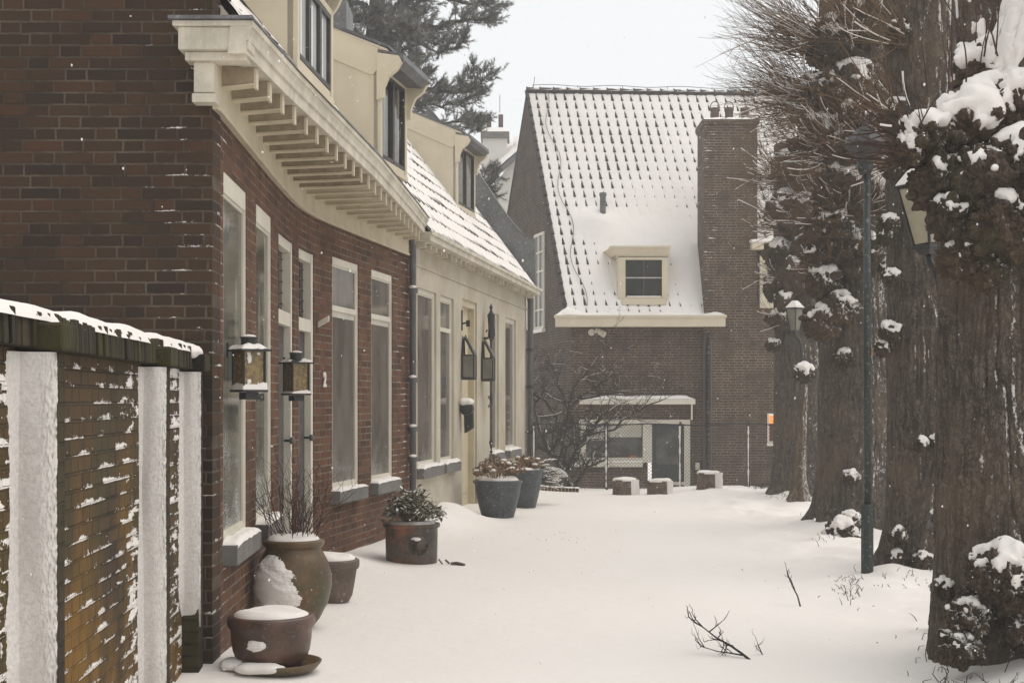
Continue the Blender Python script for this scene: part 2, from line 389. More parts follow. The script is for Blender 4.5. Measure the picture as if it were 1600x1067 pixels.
M['black'] = m_plain('black_iron', (.022, .022, .024), .45, .3, 20, .12, 120, .5)
M['sash'] = m_plain('dark_sash_paint', (.06, .055, .05), .5, .3, 9, .08, 50, .4)
M['green_post'] = m_plain('dark_green_paint', (.011, .021, .019), .5, .35, 5, .1, 40, .5, frost=.25)
M['tile'] = m_plain('dark_roof_tile', (.045, .038, .034), .7, .4, 9, .3, 60, .35)
M['slate_snow'] = m_plain('grey_slate_cladding', (.13, .135, .135), .6, .25, 2.5, .12, 40, .4, frost=.5)
M['terracotta'] = m_plain('brown_glazed_clay', (.10, .052, .034), .38, .45, 5, .1, 30, .5, c2=(.055, .034, .026), frost=.1)
M['terracotta_red'] = m_plain('red_brown_clay', (.06, .042, .03), .45, .6, 5, .15, 40, .5, c2=(.20, .075, .03), frost=.15)
M['jar'] = m_plain('olive_brown_glaze', (.11, .062, .022), .4, .4, 4, .1, 30, .5, c2=(.052, .05, .018), frost=.1)
M['clay_grey'] = m_plain('grey_brown_clay', (.12, .085, .065), .6, .3, 6, .15, 50, .4, frost=.15)
M['blue_pot'] = m_plain('blue_grey_glaze', (.050, .060, .068), .5, .35, 7, .12, 40, .5, frost=.22)
M['wood'] = m_plain('grey_stump_wood', (.14, .105, .08), .85, .4, 12, .5, 60, .2, frost=.35)
M['twig'] = m_plain('brown_twig', (.15, .092, .05), .8, .35, 14, .1, 60, .2)
M['twig_red'] = m_plain('red_brown_twig', (.065, .036, .028), .8, .35, 14, .1, 60, .2)
M['twig_dark'] = m_plain('dark_twig', (.045, .034, .028), .8, .35, 14, .1, 60, .2)
M['petal'] = m_plain('dry_flower_brown', (.27, .175, .105), .9, .45, 30, .1, 60, .1, c2=(.16, .10, .065))
M['leaf'] = m_plain('leathery_leaf', (.10, .10, .055), .5, .4, 20, .1, 40, .4, c2=(.15, .12, .065))
M['needle'] = m_plain('grey_green_needles', (.12, .115, .09), .7, .3, 3, 0, 40, .2)
M['needle_pale'] = m_plain('frosted_needles', (.24, .245, .225), .7, .3, 3, 0, 40, .2)
M['bark'] = m_bark('furrowed_lime_bark', sn=.52, lo=.74, hi=.82)
M['bark_far'] = m_bark('furrowed_lime_bark_pale', (.165, .138, .112), sn=.46, lo=.77, hi=.85)
M['burl'] = m_bark('knotted_burl_bark', (.125, .09, .064), sn=.40, lo=.70, hi=.78, green=.4)
M['bark_pine'] = m_bark('pine_bark', (.09, .07, .055), sn=.35, lo=.72, hi=.85)
M['bark_apple'] = m_bark('apple_bark', (.10, .08, .066), sn=.4, lo=.70, hi=.80)
M['bark_pale'] = m_bark('pale_sapling_bark', (.21, .165, .12), sn=.42, lo=.66, hi=.84)
M['glass_a'] = m_glass('pane_mottled', (.055, .055, .045), .5, .85, .6, 2.2, (.26, .26, .215), refl_streaks=True)
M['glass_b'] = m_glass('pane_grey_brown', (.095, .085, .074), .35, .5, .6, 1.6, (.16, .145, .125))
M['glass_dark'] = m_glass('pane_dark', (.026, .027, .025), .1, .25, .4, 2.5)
M['glass_sky'] = m_glass('pane_pale', (.48, .50, .49), .7, .3, 3.5, 5.0, (.62, .64, .63))  # pale base colour stands in for sky mirrored in the dormer panes
M['blind'] = m_plain('pale_blind', (.5, .47, .40), .7, .1, 3, 0)
M['amber'] = m_plain('amber_glass', (.22, .15, .055), .25, .5, 40, .4, 50, .6, frost=.12)
M['lamp_glass_dim'] = m_plain('grey_lamp_glass', (.17, .16, .125), .35, .2, 6, .05, 30, .5)
M['lamp_glass'] = m_plain('milky_lamp_glass', (.42, .38, .27), .3, .2, 6, .05, 30, .6)
M['white_wall'] = m_plain('whitewashed_render', (.62, .6, .56), .85, .06, 1.2, .1, 30, .2)
M['green_box'] = m_plain('green_plank_paint', (.05, .06, .042), .7, .35, 8, .2, 60, .3, frost=.3)
M['wire'] = m_plain('grey_wire', (.07, .066, .062), .6, .2, 20, 0)
M['mark'] = m_plain('white_enamel', (.75, .73, .68), .45, .05, 10, 0)
M['dark_room'] = m_plain('dark_interior', (.03, .028, .026), .9, .3, 3, 0)
t = NT('lit_orange_shade'); t.P(Base_Color=(.8, .3, .05), Roughness=.6, Emission_Color=(1.0, .28, .04), Emission_Strength=.7); M['lit'] = t.m
M['glow_pane'] = m_plain('lamp_glow_pane', (.16, .05, .025), .6, .3, 12, 0)  # lamplight fading down the pane, painted as a dark red base colour
M['orange'] = m_plain('orange_flower_box', (.45, .16, .05), .7, .2, 20, 0)

# ------------------------------------------------------------------ street fronts: a plan line that bends with the lane
class Front:
    def __init__(s, pts, smooth=2):
        p = [Vector((a, b)) for a, b in pts]
        for _ in range(smooth):
            q = [p[0]]
            for i in range(len(p)-1): q += [p[i]*.75+p[i+1]*.25, p[i]*.25+p[i+1]*.75]
            q.append(p[-1]); p = q
        s.p = np.array([v[:] for v in p]); d = np.diff(s.p, axis=0); L = np.hypot(d[:, 0], d[:, 1])
        s.s = np.concatenate([[0], np.cumsum(L)]); s.len = s.s[-1]
        tn = d/L[:, None]; tv = np.vstack([tn[:1], (tn[:-1]+tn[1:])/2, tn[-1:]]); s.t = tv/np.linalg.norm(tv, axis=1, keepdims=True)
    def at(s, q, off=0.0, z=0.0):
        x = np.interp(q, s.s, s.p[:, 0]); y = np.interp(q, s.s, s.p[:, 1]); tx = np.interp(q, s.s, s.t[:, 0]); ty = np.interp(q, s.s, s.t[:, 1])
        if q < 0: x += tx*q; y += ty*q
        if q > s.len: x += tx*(q-s.len); y += ty*(q-s.len)
        return Vector((x+ty*off, y-tx*off, E+z))
    def sd(s, d): return float(np.interp(d, s.p[:, 1], s.s))
    def x(s, d): return float(np.interp(d, s.p[:, 1], s.p[:, 0]))
    def slab(s, mb, a, b, z0, z1, o0, o1, seg=.3, mi=0):
        n = max(1, int(math.ceil((b-a)/seg)))
        for i in range(n+1):
            q = a+(b-a)*i/n
            mb.v += [tuple(s.at(q, o0, z0)), tuple(s.at(q, o1, z0)), tuple(s.at(q, o1, z1)), tuple(s.at(q, o0, z1))]
        base = len(mb.v)-4*(n+1)
        for i in range(n):
            c = base+4*i; e = c+4
            for k in range(4):
                k2 = (k+1) % 4; mb.fi((c+k, c+k2, e+k2, e+k), None, mi)
        mb.fi((base+3, base+2, base+1, base), None, mi); e = base+4*n; mb.fi((e, e+1, e+2, e+3), None, mi)
    def wall(s, mb, z0, z1, holes, depth=.14, seg=.25):
        """outer skin with openings (s0, s1, zlo, zhi) and their reveals"""
        ss = sorted(set([0, s.len]+[round(i*seg, 4) for i in range(int(s.len/seg)+1)]+[h for q in holes for h in q[:2]]))
        ss = [q for i, q in enumerate(ss) if i == 0 or q-ss[i-1] > 1e-4]
        zz = sorted(set([z0, z1]+[h for q in holes for h in q[2:4] if z0 < h < z1]))
        for a, b in zip(ss[:-1], ss[1:]):
            for c, d in zip(zz[:-1], zz[1:]):
                m, n = (a+b)/2, (c+d)/2
                if any(h[0] < m < h[1] and h[2] < n < h[3] for h in holes): continue
                mb.face([s.at(a, 0, c), s.at(b, 0, c), s.at(b, 0, d), s.at(a, 0, d)][::1], [(a, c), (b, c), (b, d), (a, d)])
        for a, b, c, d in holes:
            mb.face([s.at(a, 0, c), s.at(a, 0, d), s.at(a, -depth, d), s.at(a, -depth, c)], [(a, c), (a, d), (a+depth, d), (a+depth, c)])
            mb.face([s.at(b, 0, d), s.at(b, 0, c), s.at(b, -depth, c), s.at(b, -depth, d)], [(b, d), (b, c), (b+depth, c), (b+depth, d)])
            mb.face([s.at(a, 0, d), s.at(b, 0, d), s.at(b, -depth, d), s.at(a, -depth, d)], [(a, d), (b, d), (b, d+depth), (a, d+depth)])
            mb.face([s.at(b, 0, c), s.at(a, 0, c), s.at(a, -depth, c), s.at(b, -depth, c)], [(b, c), (a, c), (a, c-depth), (b, c-depth)])
    def snow_ledge(s, name, a, b, z, o0, o1, parent, h=.04, seed=0.0, slope=.0):
        nu, nv = max(8, int((b-a)/.03)), 9; v = []
        for i in range(nu):
            for j in range(nv):
                u, w = i/(nu-1), j/(nv-1)
                q = s.at(a+(b-a)*u, o0+(o1-o0)*w, z-slope*w)
                e = min(1, 5*min(u, 1-u))*min(1, 5*(1-w)+.15)
                q.z += h*(.25+1.0*float(fbm(q.x*9+seed, q.y*9, 3.1, 3)))*e**.5 - (.012 if (i in (0, nu-1) or j == nv-1) else 0)
                v.append(q[:])
        return np_mesh(name, v, grid_faces(nu, nv), M['snow'], parent)

def front_window(F, d0, d1, z0, z1, parent, frame, glass, sill=None, fw=.05, head=.1, transom=None, inset=.03, blind=None, snow=.045, seed=0.):
    a, b = F.sd(d0), F.sd(d1); mb = MB(); o0, o1 = -inset-.05, -inset
    F.slab(mb, a, a+fw, z0, z1, o0, o1); F.slab(mb, b-fw, b, z0, z1, o0, o1)
    F.slab(mb, a+fw, b-fw, z1-head, z1, o0, o1+.004); F.slab(mb, a+fw, b-fw, z0, z0+.05, o0, o1+.003)
    if transom: F.slab(mb, a+fw, b-fw, transom-.028, transom+.028, o0+.01, o1-.004)
    w = mb.build('window', frame, parent)
    g = MB(); F.slab(g, a+fw, b-fw, z0+.05, z1-head, -inset-.032, -inset-.022); g.build('pane', glass, w)
    sm = MB()                                              # thin inner sash so the pane has an edge
    for q0, q1, y0, y1 in ((a+fw, a+fw+.022, z0+.05, z1-head), (b-fw-.022, b-fw, z0+.05, z1-head)):
        F.slab(sm, q0, q1, y0, y1, -inset-.022, -inset-.008)
    F.slab(sm, a+fw+.022, b-fw-.022, z1-head-.022, z1-head, -inset-.022, -inset-.009); F.slab(sm, a+fw+.022, b-fw-.022, z0+.05, z0+.072, -inset-.022, -inset-.009)
    sm.build('sash', frame, w)
    if blind:
        bl = MB(); F.slab(bl, a+fw+.03, b-fw-.03, blind[0], blind[1], -inset-.0215, -inset-.019); bl.build('blind', M['blind'], w)
    if sill:
        q = MB(); F.slab(q, a-.05, b+.05, z0-.135, z0-.004, -.06, .10); q.build('sill', sill, w, bevel=.006)
        if snow: F.snow_ledge('sill_snow', a-.05, b+.05, z0-.006, -.03, .105, w, snow, seed)
    return w

# ------------------------------------------------------------------ snowy pantile roofs
def roof(parent, O, U, Vv, nu, nv, name='roof', cover=None, res=(8, 6), under=.1, snow_base=.05, seed=0., step=.034, roll_h=.042, pw=4):
    """O eave corner, U along the eave, Vv up the slope; nu x nv tiles and the snow lying in their pans"""
    O, U, Vv = Vector(O), Vector(U), Vector(Vv); n = U.cross(Vv).normalized()
    if n.z < 0: n = -n
    cu, cv = nu*res[0]+1, nv*res[1]*1+1
    u = np.linspace(0, nu, cu); vs = []
    for r in range(nv): vs += [r+1e-3] + [r+(k+1)/res[1] for k in range(res[1]-1)] + [r+.999]
    v = np.array(vs); Ug, Vg = np.meshgrid(u, v, indexing='ij'); l = Vg-np.floor(Vg)
    roll = (.5+.5*np.cos(2*math.pi*Ug))**pw
    ti, tj = np.floor(Ug+.5).astype(int), np.floor(Vg).astype(int); tj_ = vnoise(ti*7.31+seed, tj*5.17, 2.3)
    tile = roll_h*roll*(.5+.7*(1-l)) + step*(1-l) + .014*(tj_-.5)
    O_, U_, V_, n_ = [np.array(q[:]) for q in (O, U, Vv, n)]
    base = O_ + Ug[..., None]*U_/nu + Vg[..., None]*V_/nv
    pt = base + tile[..., None]*n_
    f = grid_faces(cu, len(v))
    if n.dot(U.cross(Vv)) < 0: f = f[:, ::-1]
    r_ = np_mesh(name, pt.reshape(-1, 3), f, M['tile'], parent, smooth=False)
    x, y, z = base[..., 0], base[..., 1], base[..., 2]
    nz = fbm(x*1.6+seed, y*1.6, z*1.6, 4)-.5; fine = fbm(x*7+seed, y*7, z*7, 3)-.5
    s = snow_base + .045*nz + .018*fine
    if cover is not None:
        cv = cover(x, y, z); s = s + cv
    s = s - .016*roll*(1-sstep(.05, .12, s))
    ps = base + s[..., None]*n_
    np_mesh('roof_snow', ps.reshape(-1, 3), f, M['snow'], parent)
    b = MB(); b.prism([O-n*.005, O+U-n*.005, O+U+Vv-n*.005, O+Vv-n*.005], -n*under); b.build('roof_deck', M['cream_old'], parent)
    return n

# ------------------------------------------------------------------ the setting: one sheet of snow
FA = Front([(-1.835, 8.71), (-1.907, 10.5), (-1.967, 12.0), (-1.987, 12.9), (-1.97, 13.5), (-1.91, 14.16), (-1.255, 17.7)])
FC = Front([(-1.255, 17.72), (.27, 26.85)], 0)
def wallx(y):
    return np.where(y < 17.7, np.interp(y, FA.p[:, 1], FA.p[:, 0]), np.interp(y, FC.p[:, 1], FC.p[:, 0]))
def gh(x, y):
    x = np.asarray(x, float); y = np.asarray(y, float)
    h = .07*(fbm(x*.55+3, y*.5, 0, 3)-.5) + .02*(fbm(x*2.3, y*1.6, 1.7, 3)-.5) + .006*(fbm(x*9, y*6, 4.4, 3)-.5)
    dl = x-wallx(np.clip(y, 8.7, 26.8)); inn = sstep(7.5, 9, y)*(1-sstep(26.6, 27.5, y))
    amp = .07 + .22*np.exp(-((y-19.6)/.55)**2) + .20*np.exp(-((y-18.3)/.8)**2) + .12*np.exp(-((y-13.9)/.5)**2) - .06*np.exp(-((y-10.2)/.9)**2) - .08*np.exp(-((y-20.6)/.4)**2)
    h = h + inn*amp*np.exp(-(np.maximum(dl-.05, 0)/.42)**2)*(.7+.6*fbm(x*1.4, y*1.1, 8, 2))
    bank = sstep(2.3, 3.6, x + .35*(fbm(x*.6, y*.4, 6, 3)-.5)); h = h + bank*(.03+.24*(fbm(x*1.9, y*1.5, 2, 3)-.42)+.10*(1-sstep(9, 12, y)))*(1-sstep(26, 28, y))
    for tx, ty, tr in TREES: h = h + .05*np.exp(-(((x-tx)**2+(y-ty)**2)/(tr*1.9)**2))
    h = h - .92*sstep(27.0, 29.0, y)
    return h
TREES = [(3.24, 8.95, .55), (4.17, 14.0, .45), (4.50, 18.5, .50), (5.02, 24.5, .50)]
def axis(*seg):
    r = []
    for a, b, st in seg: r += list(np.arange(a, b, st))
    return np.array(r+[seg[-1][1]])
gx = axis((-900, -60, 120), (-60, -8, 6), (-8, -2.6, .4), (-2.6, 5.0, .035), (5.0, 10, .2), (10, 60, 5), (60, 900, 120))
gy = axis((-300, -20, 40), (-20, 2, 2), (2, 7.2, .15), (7.2, 16, .045), (16, 29, .07), (29, 40, .4), (40, 100, 5), (100, 1500, 200))
X, Y = np.meshgrid(gx, gy, indexing='ij'); Z = gh(X, Y)
g = np_mesh('ground', np.stack([X, Y, Z], -1).reshape(-1, 3), grid_faces(len(gx), len(gy)), M['snow'])
tag(g, 'lane covered by smooth fresh snow', None, None, 'structure')
def gz(x, y): return float(gh(np.array([x]), np.array([y]))[0])

# ------------------------------------------------------------------ dormers
def dormer(parent, A, B, z0, z1, back, cheek, ncase, hood=True, capmat=None, glass='glass_sky', pitch=1.3, band=.26, rise=.45, open_=False, name='dormer'):
    """A near bottom corner, B far bottom corner (plan); back = unit plan vector into the roof"""
    A, B, back = Vector((*A, 0)), Vector((*B, 0)), Vector((*back, 0)); al = (B-A); Wd = al.length; al.normalize(); out = -back
    zz = lambda z: Vector((0, 0, E+z))
    deep = (z1-z0)/(pitch-rise)+.15
    mb = MB()
    for side in (0, 1):
        o = A if side == 0 else B-al*.05; mb = MB()
        poly = [o+zz(z0-.02), o+zz(z1), o+back*deep+zz(z1+rise*deep), o+back*deep+zz(z0+pitch*deep-.12)]
        mb.prism(poly, al*.05)
        if side == 0: d = mb.build(name, cheek, parent)
        else: mb.build('cheek', cheek, d)
    # board joints on the near cheek and the deeper band along its top
    mb = MB()
    for side in (0, 1):
        o = (A-al*.02) if side == 0 else (B-al*.03); x0 = -.10
        prof = [(-.10, z1-.02), (-.10, z1+.0), (-.10+.0, z1+.02), (deep, z1+rise*deep+.02), (deep, z1+rise*deep-band), (.10, z1-band+.045), (.05, z1-band+.03), (0.0, z1-band*.72), (-.07, z1-band*.35)]
        mb = MB(); mb.prism([o+back*q+zz(h) for q, h in prof], al*.05); mb.build('bargeboard', cheek, d, bevel=.004)
    mb = MB(); mb.prism([A-al*.03-back*.12+zz(z1+.022), B+al*.03-back*.12+zz(z1+.022), B+al*.03+back*deep+zz(z1+rise*deep+.022), A-al*.03+back*deep+zz(z1+rise*deep+.022)], Vector((0, 0, .03)))
    mb.build('dormer_roof', M['lead'], d)
    n1, n2 = 26, 14; vs = []
    for i in range(n1):
        for j in range(n2):
            a, b = i/(n1-1), j/(n2-1); q = A-al*.03+al*(Wd+.06)*a + back*(-.12+(deep+.12)*b) + zz(z1+rise*(-.12+(deep+.12)*b)+.053)
            ed = min(1, 6*min(a, 1-a))*min(1, 8*b+.1); q.z += (.02+.07*float(fbm(q.x*3, q.y*3, 1, 3)))*ed**.5-.012; vs.append(q[:])
    np_mesh('snow_cap', vs, grid_faces(n1, n2), M['snow'], d)
    # front
    fr = MB(); top = z1-.12; pw = .07
    def slab(a, b, y0, y1, o0, o1):
        fr.obox(A+al*a+out*o0+zz(y0), al*(b-a), out*(o1-o0), Vector((0, 0, y1-y0)))
    slab(0, pw, z0-.03, top, -.04, .03); slab(Wd-pw, Wd, z0-.03, top, -.04, .03)
    slab(pw, Wd-pw, top-.05, top, -.04, .028); slab(-.02, Wd+.02, z0-.075, z0-.03, -.04, .035); slab(pw, Wd-pw, z0-.03, z0+.02, -.04, .02)
    w = fr.build('window', M['cream'], d)
    for i in range(ncase):
        a = pw+(Wd-2*pw)*i/ncase; b = pw+(Wd-2*pw)*(i+1)/ncase
        q = MB(); t_ = .035
        def sl(a_, b_, y0, y1): q.obox(A+al*a_+out*-.02+zz(y0), al*(b_-a_), out*.045, Vector((0, 0, y1-y0)))
        sl(a+.004, a+t_, z0+.024, top-.054); sl(b-t_, b-.004, z0+.024, top-.054); sl(a+t_, b-t_, z0+.024, z0+.024+t_); sl(a+t_, b-t_, top-.054-t_, top-.054)
        q.build('sash', M['sash'], w)
        p = MB(); p.obox(A+al*(a+t_)+out*-.01+zz(z0+.024+t_), al*(b-a-2*t_), out*.008, Vector((0, 0, top-z0-.078-2*t_))); p.build('pane', M[glass], w)
    if hood:
        hd = MB()
        hd.prism([A-al*.02+out*.005+zz(z1+.02), A-al*.02+out*.26+zz(z1-.04), A-al*.02+out*.27+zz(z1-.10), A-al*.02+out*.20+zz(z1-.16), A-al*.02+out*.005+zz(z1-.14)], al*(Wd+.04))
        hd.build('hood', M['lead'], d)
        for o in (A-al*.045, B-al*.02):
            br = MB(); pr = [(.0, z1-.02), (.22, z1-.06), (.25, z1-.12), (.20, z1-.20), (.12, z1-.26), (.075, z1-.36), (.07, z1-.46), (.0, z1-.48)]
            br.prism([o+out*q+zz(h) for q, h in pr], al*.065); br.build('bracket', M['cream'], d, bevel=.004)
    return d

# ================================================================== the corner house of dark brick
H1 = thing('brick_house', 'dark brick corner house with a curved bracketed cornice and two tall dormers', 'house', (-2.6, 12.5, 0))
GW = 4.7
mb = MB(); x0 = -7.0
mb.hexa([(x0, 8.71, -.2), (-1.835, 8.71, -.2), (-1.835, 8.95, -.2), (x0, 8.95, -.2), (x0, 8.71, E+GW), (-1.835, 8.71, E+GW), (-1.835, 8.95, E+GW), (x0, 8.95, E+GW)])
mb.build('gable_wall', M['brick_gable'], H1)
WA = [(9.12, 10.13), (10.62, 11.50)]; WB = [(14.52, 15.46), (15.95, 16.83)]; DA = [(11.96, 12.9), (13.2, 13.9)]
Z0, Z1 = -.92, 1.47
holes = [(FA.sd(a), FA.sd(b), Z0, Z1) for a, b in WA+WB] + [(FA.sd(a), FA.sd(b), -1.62, 1.42) for a, b in DA]
mb = MB(); FA.wall(mb, -2.0, 2.12, holes, .15); mb.build('front_wall', M['brick_front'], H1)
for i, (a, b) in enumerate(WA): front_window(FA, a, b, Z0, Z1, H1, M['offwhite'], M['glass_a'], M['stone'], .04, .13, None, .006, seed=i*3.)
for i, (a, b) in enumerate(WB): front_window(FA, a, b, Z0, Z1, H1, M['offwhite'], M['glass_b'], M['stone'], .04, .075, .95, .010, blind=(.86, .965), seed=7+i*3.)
for a, b in DA:
    s0, s1 = FA.sd(a), FA.sd(b)
    fr = MB(); FA.slab(fr, s0, s0+.07, -1.62, 1.42, -.13, -.012); FA.slab(fr, s1-.09, s1, -1.62, 1.42, -.13, -.012)
    FA.slab(fr, s0+.07, s1-.09, 1.33, 1.42, -.13, -.016); FA.slab(fr, s0+.07, s1-.09, .66, .78, -.13, -.014)
    f = fr.build('door_frame', M['offwhite'], H1)
    g_ = MB(); FA.slab(g_, s0+.07, s1-.09, .78, 1.33, -.10, -.09); g_.build('pane', M['glass_dark'], f)
    la = MB()
    for k in range(5): FA.slab(la, s0+.07, s1-.09, .86+.1*k, .872+.1*k, -.09, -.083)
    for k in range(1, 4): q = s0+.07+(s1-s0-.16)*k/4; FA.slab(la, q-.008, q+.008, .78, 1.33, -.089, -.084)
    la.build('glazing_bars', M['black'], f)
    dr = MB(); FA.slab(dr, s0+.07, s1-.09, -1.60, .66, -.12, -.075)
    do = dr.build('door', M['sash'], H1)
    pn = MB()
    for zz_ in ((-1.4, -.55), (-.4, .5)): FA.slab(pn, s0+.2, s1-.2, zz_[0], zz_[1], -.075, -.06)
    pn.build('door_panel', M['sash'], do, bevel=.006)
    kb = MB(); q = FA.at(s1-.16, -.06, -.36); nn = FA.at(s1-.16, .0, 0)-FA.at(s1-.16, -.06, 0); nn.normalize()
    kb.tube([q, q+nn*.05, q+nn*.055, q+nn*.085, q+nn*.095], [.012, .012, .03, .034, .018], 12); kb.build('handle', M['zinc'], do, smooth=True)
    st = MB(); FA.slab(st, s0-.02, s1+.02, -1.9, -1.60, -.1, .10); st.build('threshold', M['stone'], H1)
mb = MB(); q = FA.at(FA.sd(14.05), -.0, .72); tn = FA.at(FA.sd(14.05)+.1, 0, .72)-q; tn.normalize(); nn = FA.at(FA.sd(14.05), .1, .72)-q; nn.normalize()
mb.obox(q-tn*.03, tn*.035, nn*.11+Vector((0, 0, .06)), Vector((0, 0, .055))); mb.build('bracket', M['offwhite'], H1, bevel=.004)

# cornice: frieze board, sloping soffit, cross brackets and the boxed gutter, whose outer line is straighter than the wall
GL = np.array([(-1.560, 8.50), (-1.52, 9.25), (-1.485, 9.87), (-1.405, 10.96), (-1.325, 12.1), (-1.243, 13.28), (-1.176, 14.68), (-1.10, 16.4), (-1.05, 17.72)])
def gut(d): return float(np.interp(d, GL[:, 1], GL[:, 0]))
mb = MB(); FA.slab(mb, .0, FA.len-.02, 1.784, 2.09, 0.0, .035); FA.slab(mb, .0, FA.len-.02, 1.775, 1.80, .035, .05); mb.build('frieze', M['cream_soffit'], H1)
N = 60
ds = [8.5+(17.72-8.5)*i/N for i in range(N+1)]
def strip(name, prof, mat, ds=ds, ends=True):
    """prof: (offset from the gutter line, zr) closed loop swept along it"""
    mb = MB(); n = len(prof)
    for d in ds:
        for o, z in prof: mb.v.append((gut(d)+o, d, E+z))
    for i in range(len(ds)-1):
        for k in range(n): mb.fi((i*n+k, (i+1)*n+k, (i+1)*n+(k+1) % n, i*n+(k+1) % n))
    mb.fi(range(n)); mb.fi([(len(ds)-1)*n+n-1-k for k in range(n)])
    return mb.build(name, mat, H1)
strip('gutter', [(-.03, 2.072), (-.03, 2.15), (-.015, 2.155), (-.012, 2.19), (.0, 2.225), (.012, 2.232), (.012, 2.268), (-.12, 2.268), (-.14, 2.072)][::-1], M['cream_old'])
strip('gutter_lip', [(.02, 2.270), (.02, 2.284), (-.10, 2.284), (-.10, 2.270)], M['lead'])
mb = MB()
for i in range(N):
    a, b = max(ds[i], 8.62), max(ds[i+1], 8.63)
    mb.face([(FA.x(max(a, 8.71))-.02, a, E+2.092), (gut(a)-.10, a, E+2.074), (gut(b)-.10, b, E+2.074), (FA.x(max(b, 8.71))-.02, b, E+2.092)])
mb.build('soffit', M['cream_soffit'], H1)
nb = 23
for i in range(nb):
    d = 8.86+i*(17.2-8.86)/(nb-1); w = .075
    xa, xb = FA.x(d)+.03, gut(d)-.07
    mb = MB(); mb.hexa([(xa, d, E+1.955), (xb, d, E+1.975), (xb, d+w, E+1.975), (xa, d+w, E+1.955), (xa, d, E+2.086), (xb, d, E+2.073), (xb, d+w, E+2.073), (xa, d+w, E+2.086)])
    br = mb.build('bracket', M['tan'] if i < 12 else M['cream_soffit'], H1, bevel=.005)
    mb = MB(); mb.hexa([(xa, d-.006, E+1.940), (xb+.004, d-.006, E+1.962), (xb+.004, d+w+.006, E+1.962), (xa, d+w+.006, E+1.940), (xa, d-.006, E+1.953), (xb+.004, d-.006, E+1.973), (xb+.004, d+w+.006, E+1.973), (xa, d+w+.006, E+1.953)])
    mb.box(xb+.001, xb+.018, d-.002, d+w+.002, E+1.945, E+2.068)
    mb.build('bracket_trim', M['cream_soffit'], br)
# gutter end returned round the corner, with its console
mb = MB(); mb.box(-2.00, -1.573, 8.515, 8.705, E+2.10, E+2.235); mb.box(-1.97, -1.60, 8.56, 8.704, E+2.045, E+2.098); mb.box(-2.03, -1.56, 8.492, 8.70, E+2.236, E+2.27)

mb.build('gutter_return', M['cream_old'], H1, bevel=.006)
mb = MB(); mb.box(-2.05, -1.545, 8.465, 8.70, E+2.272, E+2.292); mb.build('return_cap', M['lead'], H1)
mb = MB(); mb.box(-1.925, -1.80, 8.60, 8.707, E+1.86, E+2.045); mb.box(-1.935, -1.79, 8.59, 8.706, E+1.80, E+1.855); mb.build('console', M['cream_old'], H1, bevel=.006)
# roof behind the gutter, in runs that follow its bend
PITCH = 1.3
for k, (a, b) in enumerate(((8.95, 13.3), (13.3, 17.75))):
    O = Vector((gut(a)-.10, a, E+2.24)); U = Vector((gut(b)-gut(a), b-a, 0)); R = 1.45
    roof(H1, O, U, Vector((-R, 0, R*PITCH)), int(U.length/.25), 8, seed=k*9., snow_base=.060 if k == 0 else .058, step=.016, roll_h=.045, pw=5)
mb = MB(); mb.prism([(-2.93, 8.95, E+4.14), (-4.4, 8.95, E+2.2), (-4.4, 8.95, 0), (-4.6, 8.95, 0), (-4.6, 8.95, E+2.3), (-2.93, 8.95, E+4.3)], (0, 8.8, 0)); mb.build('rear_slope', M['tile'], H1)
bk = Vector((-1, .06)).normalized()
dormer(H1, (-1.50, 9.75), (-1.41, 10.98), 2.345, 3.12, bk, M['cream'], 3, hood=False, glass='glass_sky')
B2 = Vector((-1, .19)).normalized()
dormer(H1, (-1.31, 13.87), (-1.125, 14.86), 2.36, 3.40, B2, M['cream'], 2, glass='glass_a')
mb = MB(); mb.box(-1.98, -1.74, 14.95, 15.6, E+3.5, E+4.22); bx = mb.build('chimney', M['lead'], H1, bevel=.01)
# snow that slid and blew against the first dormer and onto the gutter end
nu, nv = 40, 30; vs = []
for i in range(nu):
    for j in range(nv):
        a, b = i/(nu-1), j/(nv-1); d = 8.97+b*.80; x = gut(d)-.03-a*.42
        vs.append((x, d, E+2.285+1.22*(gut(d)-.03-x)*a**.15+.10*float(fbm(x*4, d*4, 0, 3))*min(1, 6*a)*(.4+.9*b)-.02))
np_mesh('snow_drift', vs, grid_faces(nu, nv), M['snow'], H1)
# rainwater pipe at the party line
mb = MB(); q = FA.at(FA.sd(17.5), .075, 0)
mb.tube([(q.x-.05, q.y, E+2.06), (q.x, q.y, E+1.9), (q.x, q.y, -.3)], .042, 12); mb.build('drainpipe', M['zinc'], H1, smooth=True)
dp = bpy.data.objects['drainpipe']
for zz_ in (1.35, .25, -.35, -.72):
    mb = MB(); mb.tube([(q.x, q.y, E+zz_-.03), (q.x, q.y, E+zz_+.03)], .062, 12); mb.box(q.x-.10, q.x, q.y-.012, q.y+.012, E+zz_-.012, E+zz_+.012); mb.build('pipe_clip', M['zinc'], dp)
    v, f = ICO[3]; v = v*np.array([.048, .06, .022])*(1+.5*(fbm(v[:, 0]*2+zz_*9, v[:, 1]*2, v[:, 2]*2, 3)-.5))[:, None]+np.array([q.x, q.y-.02, E+zz_+.04]); np_mesh('snow_lump', v, f, M['snow'], dp)

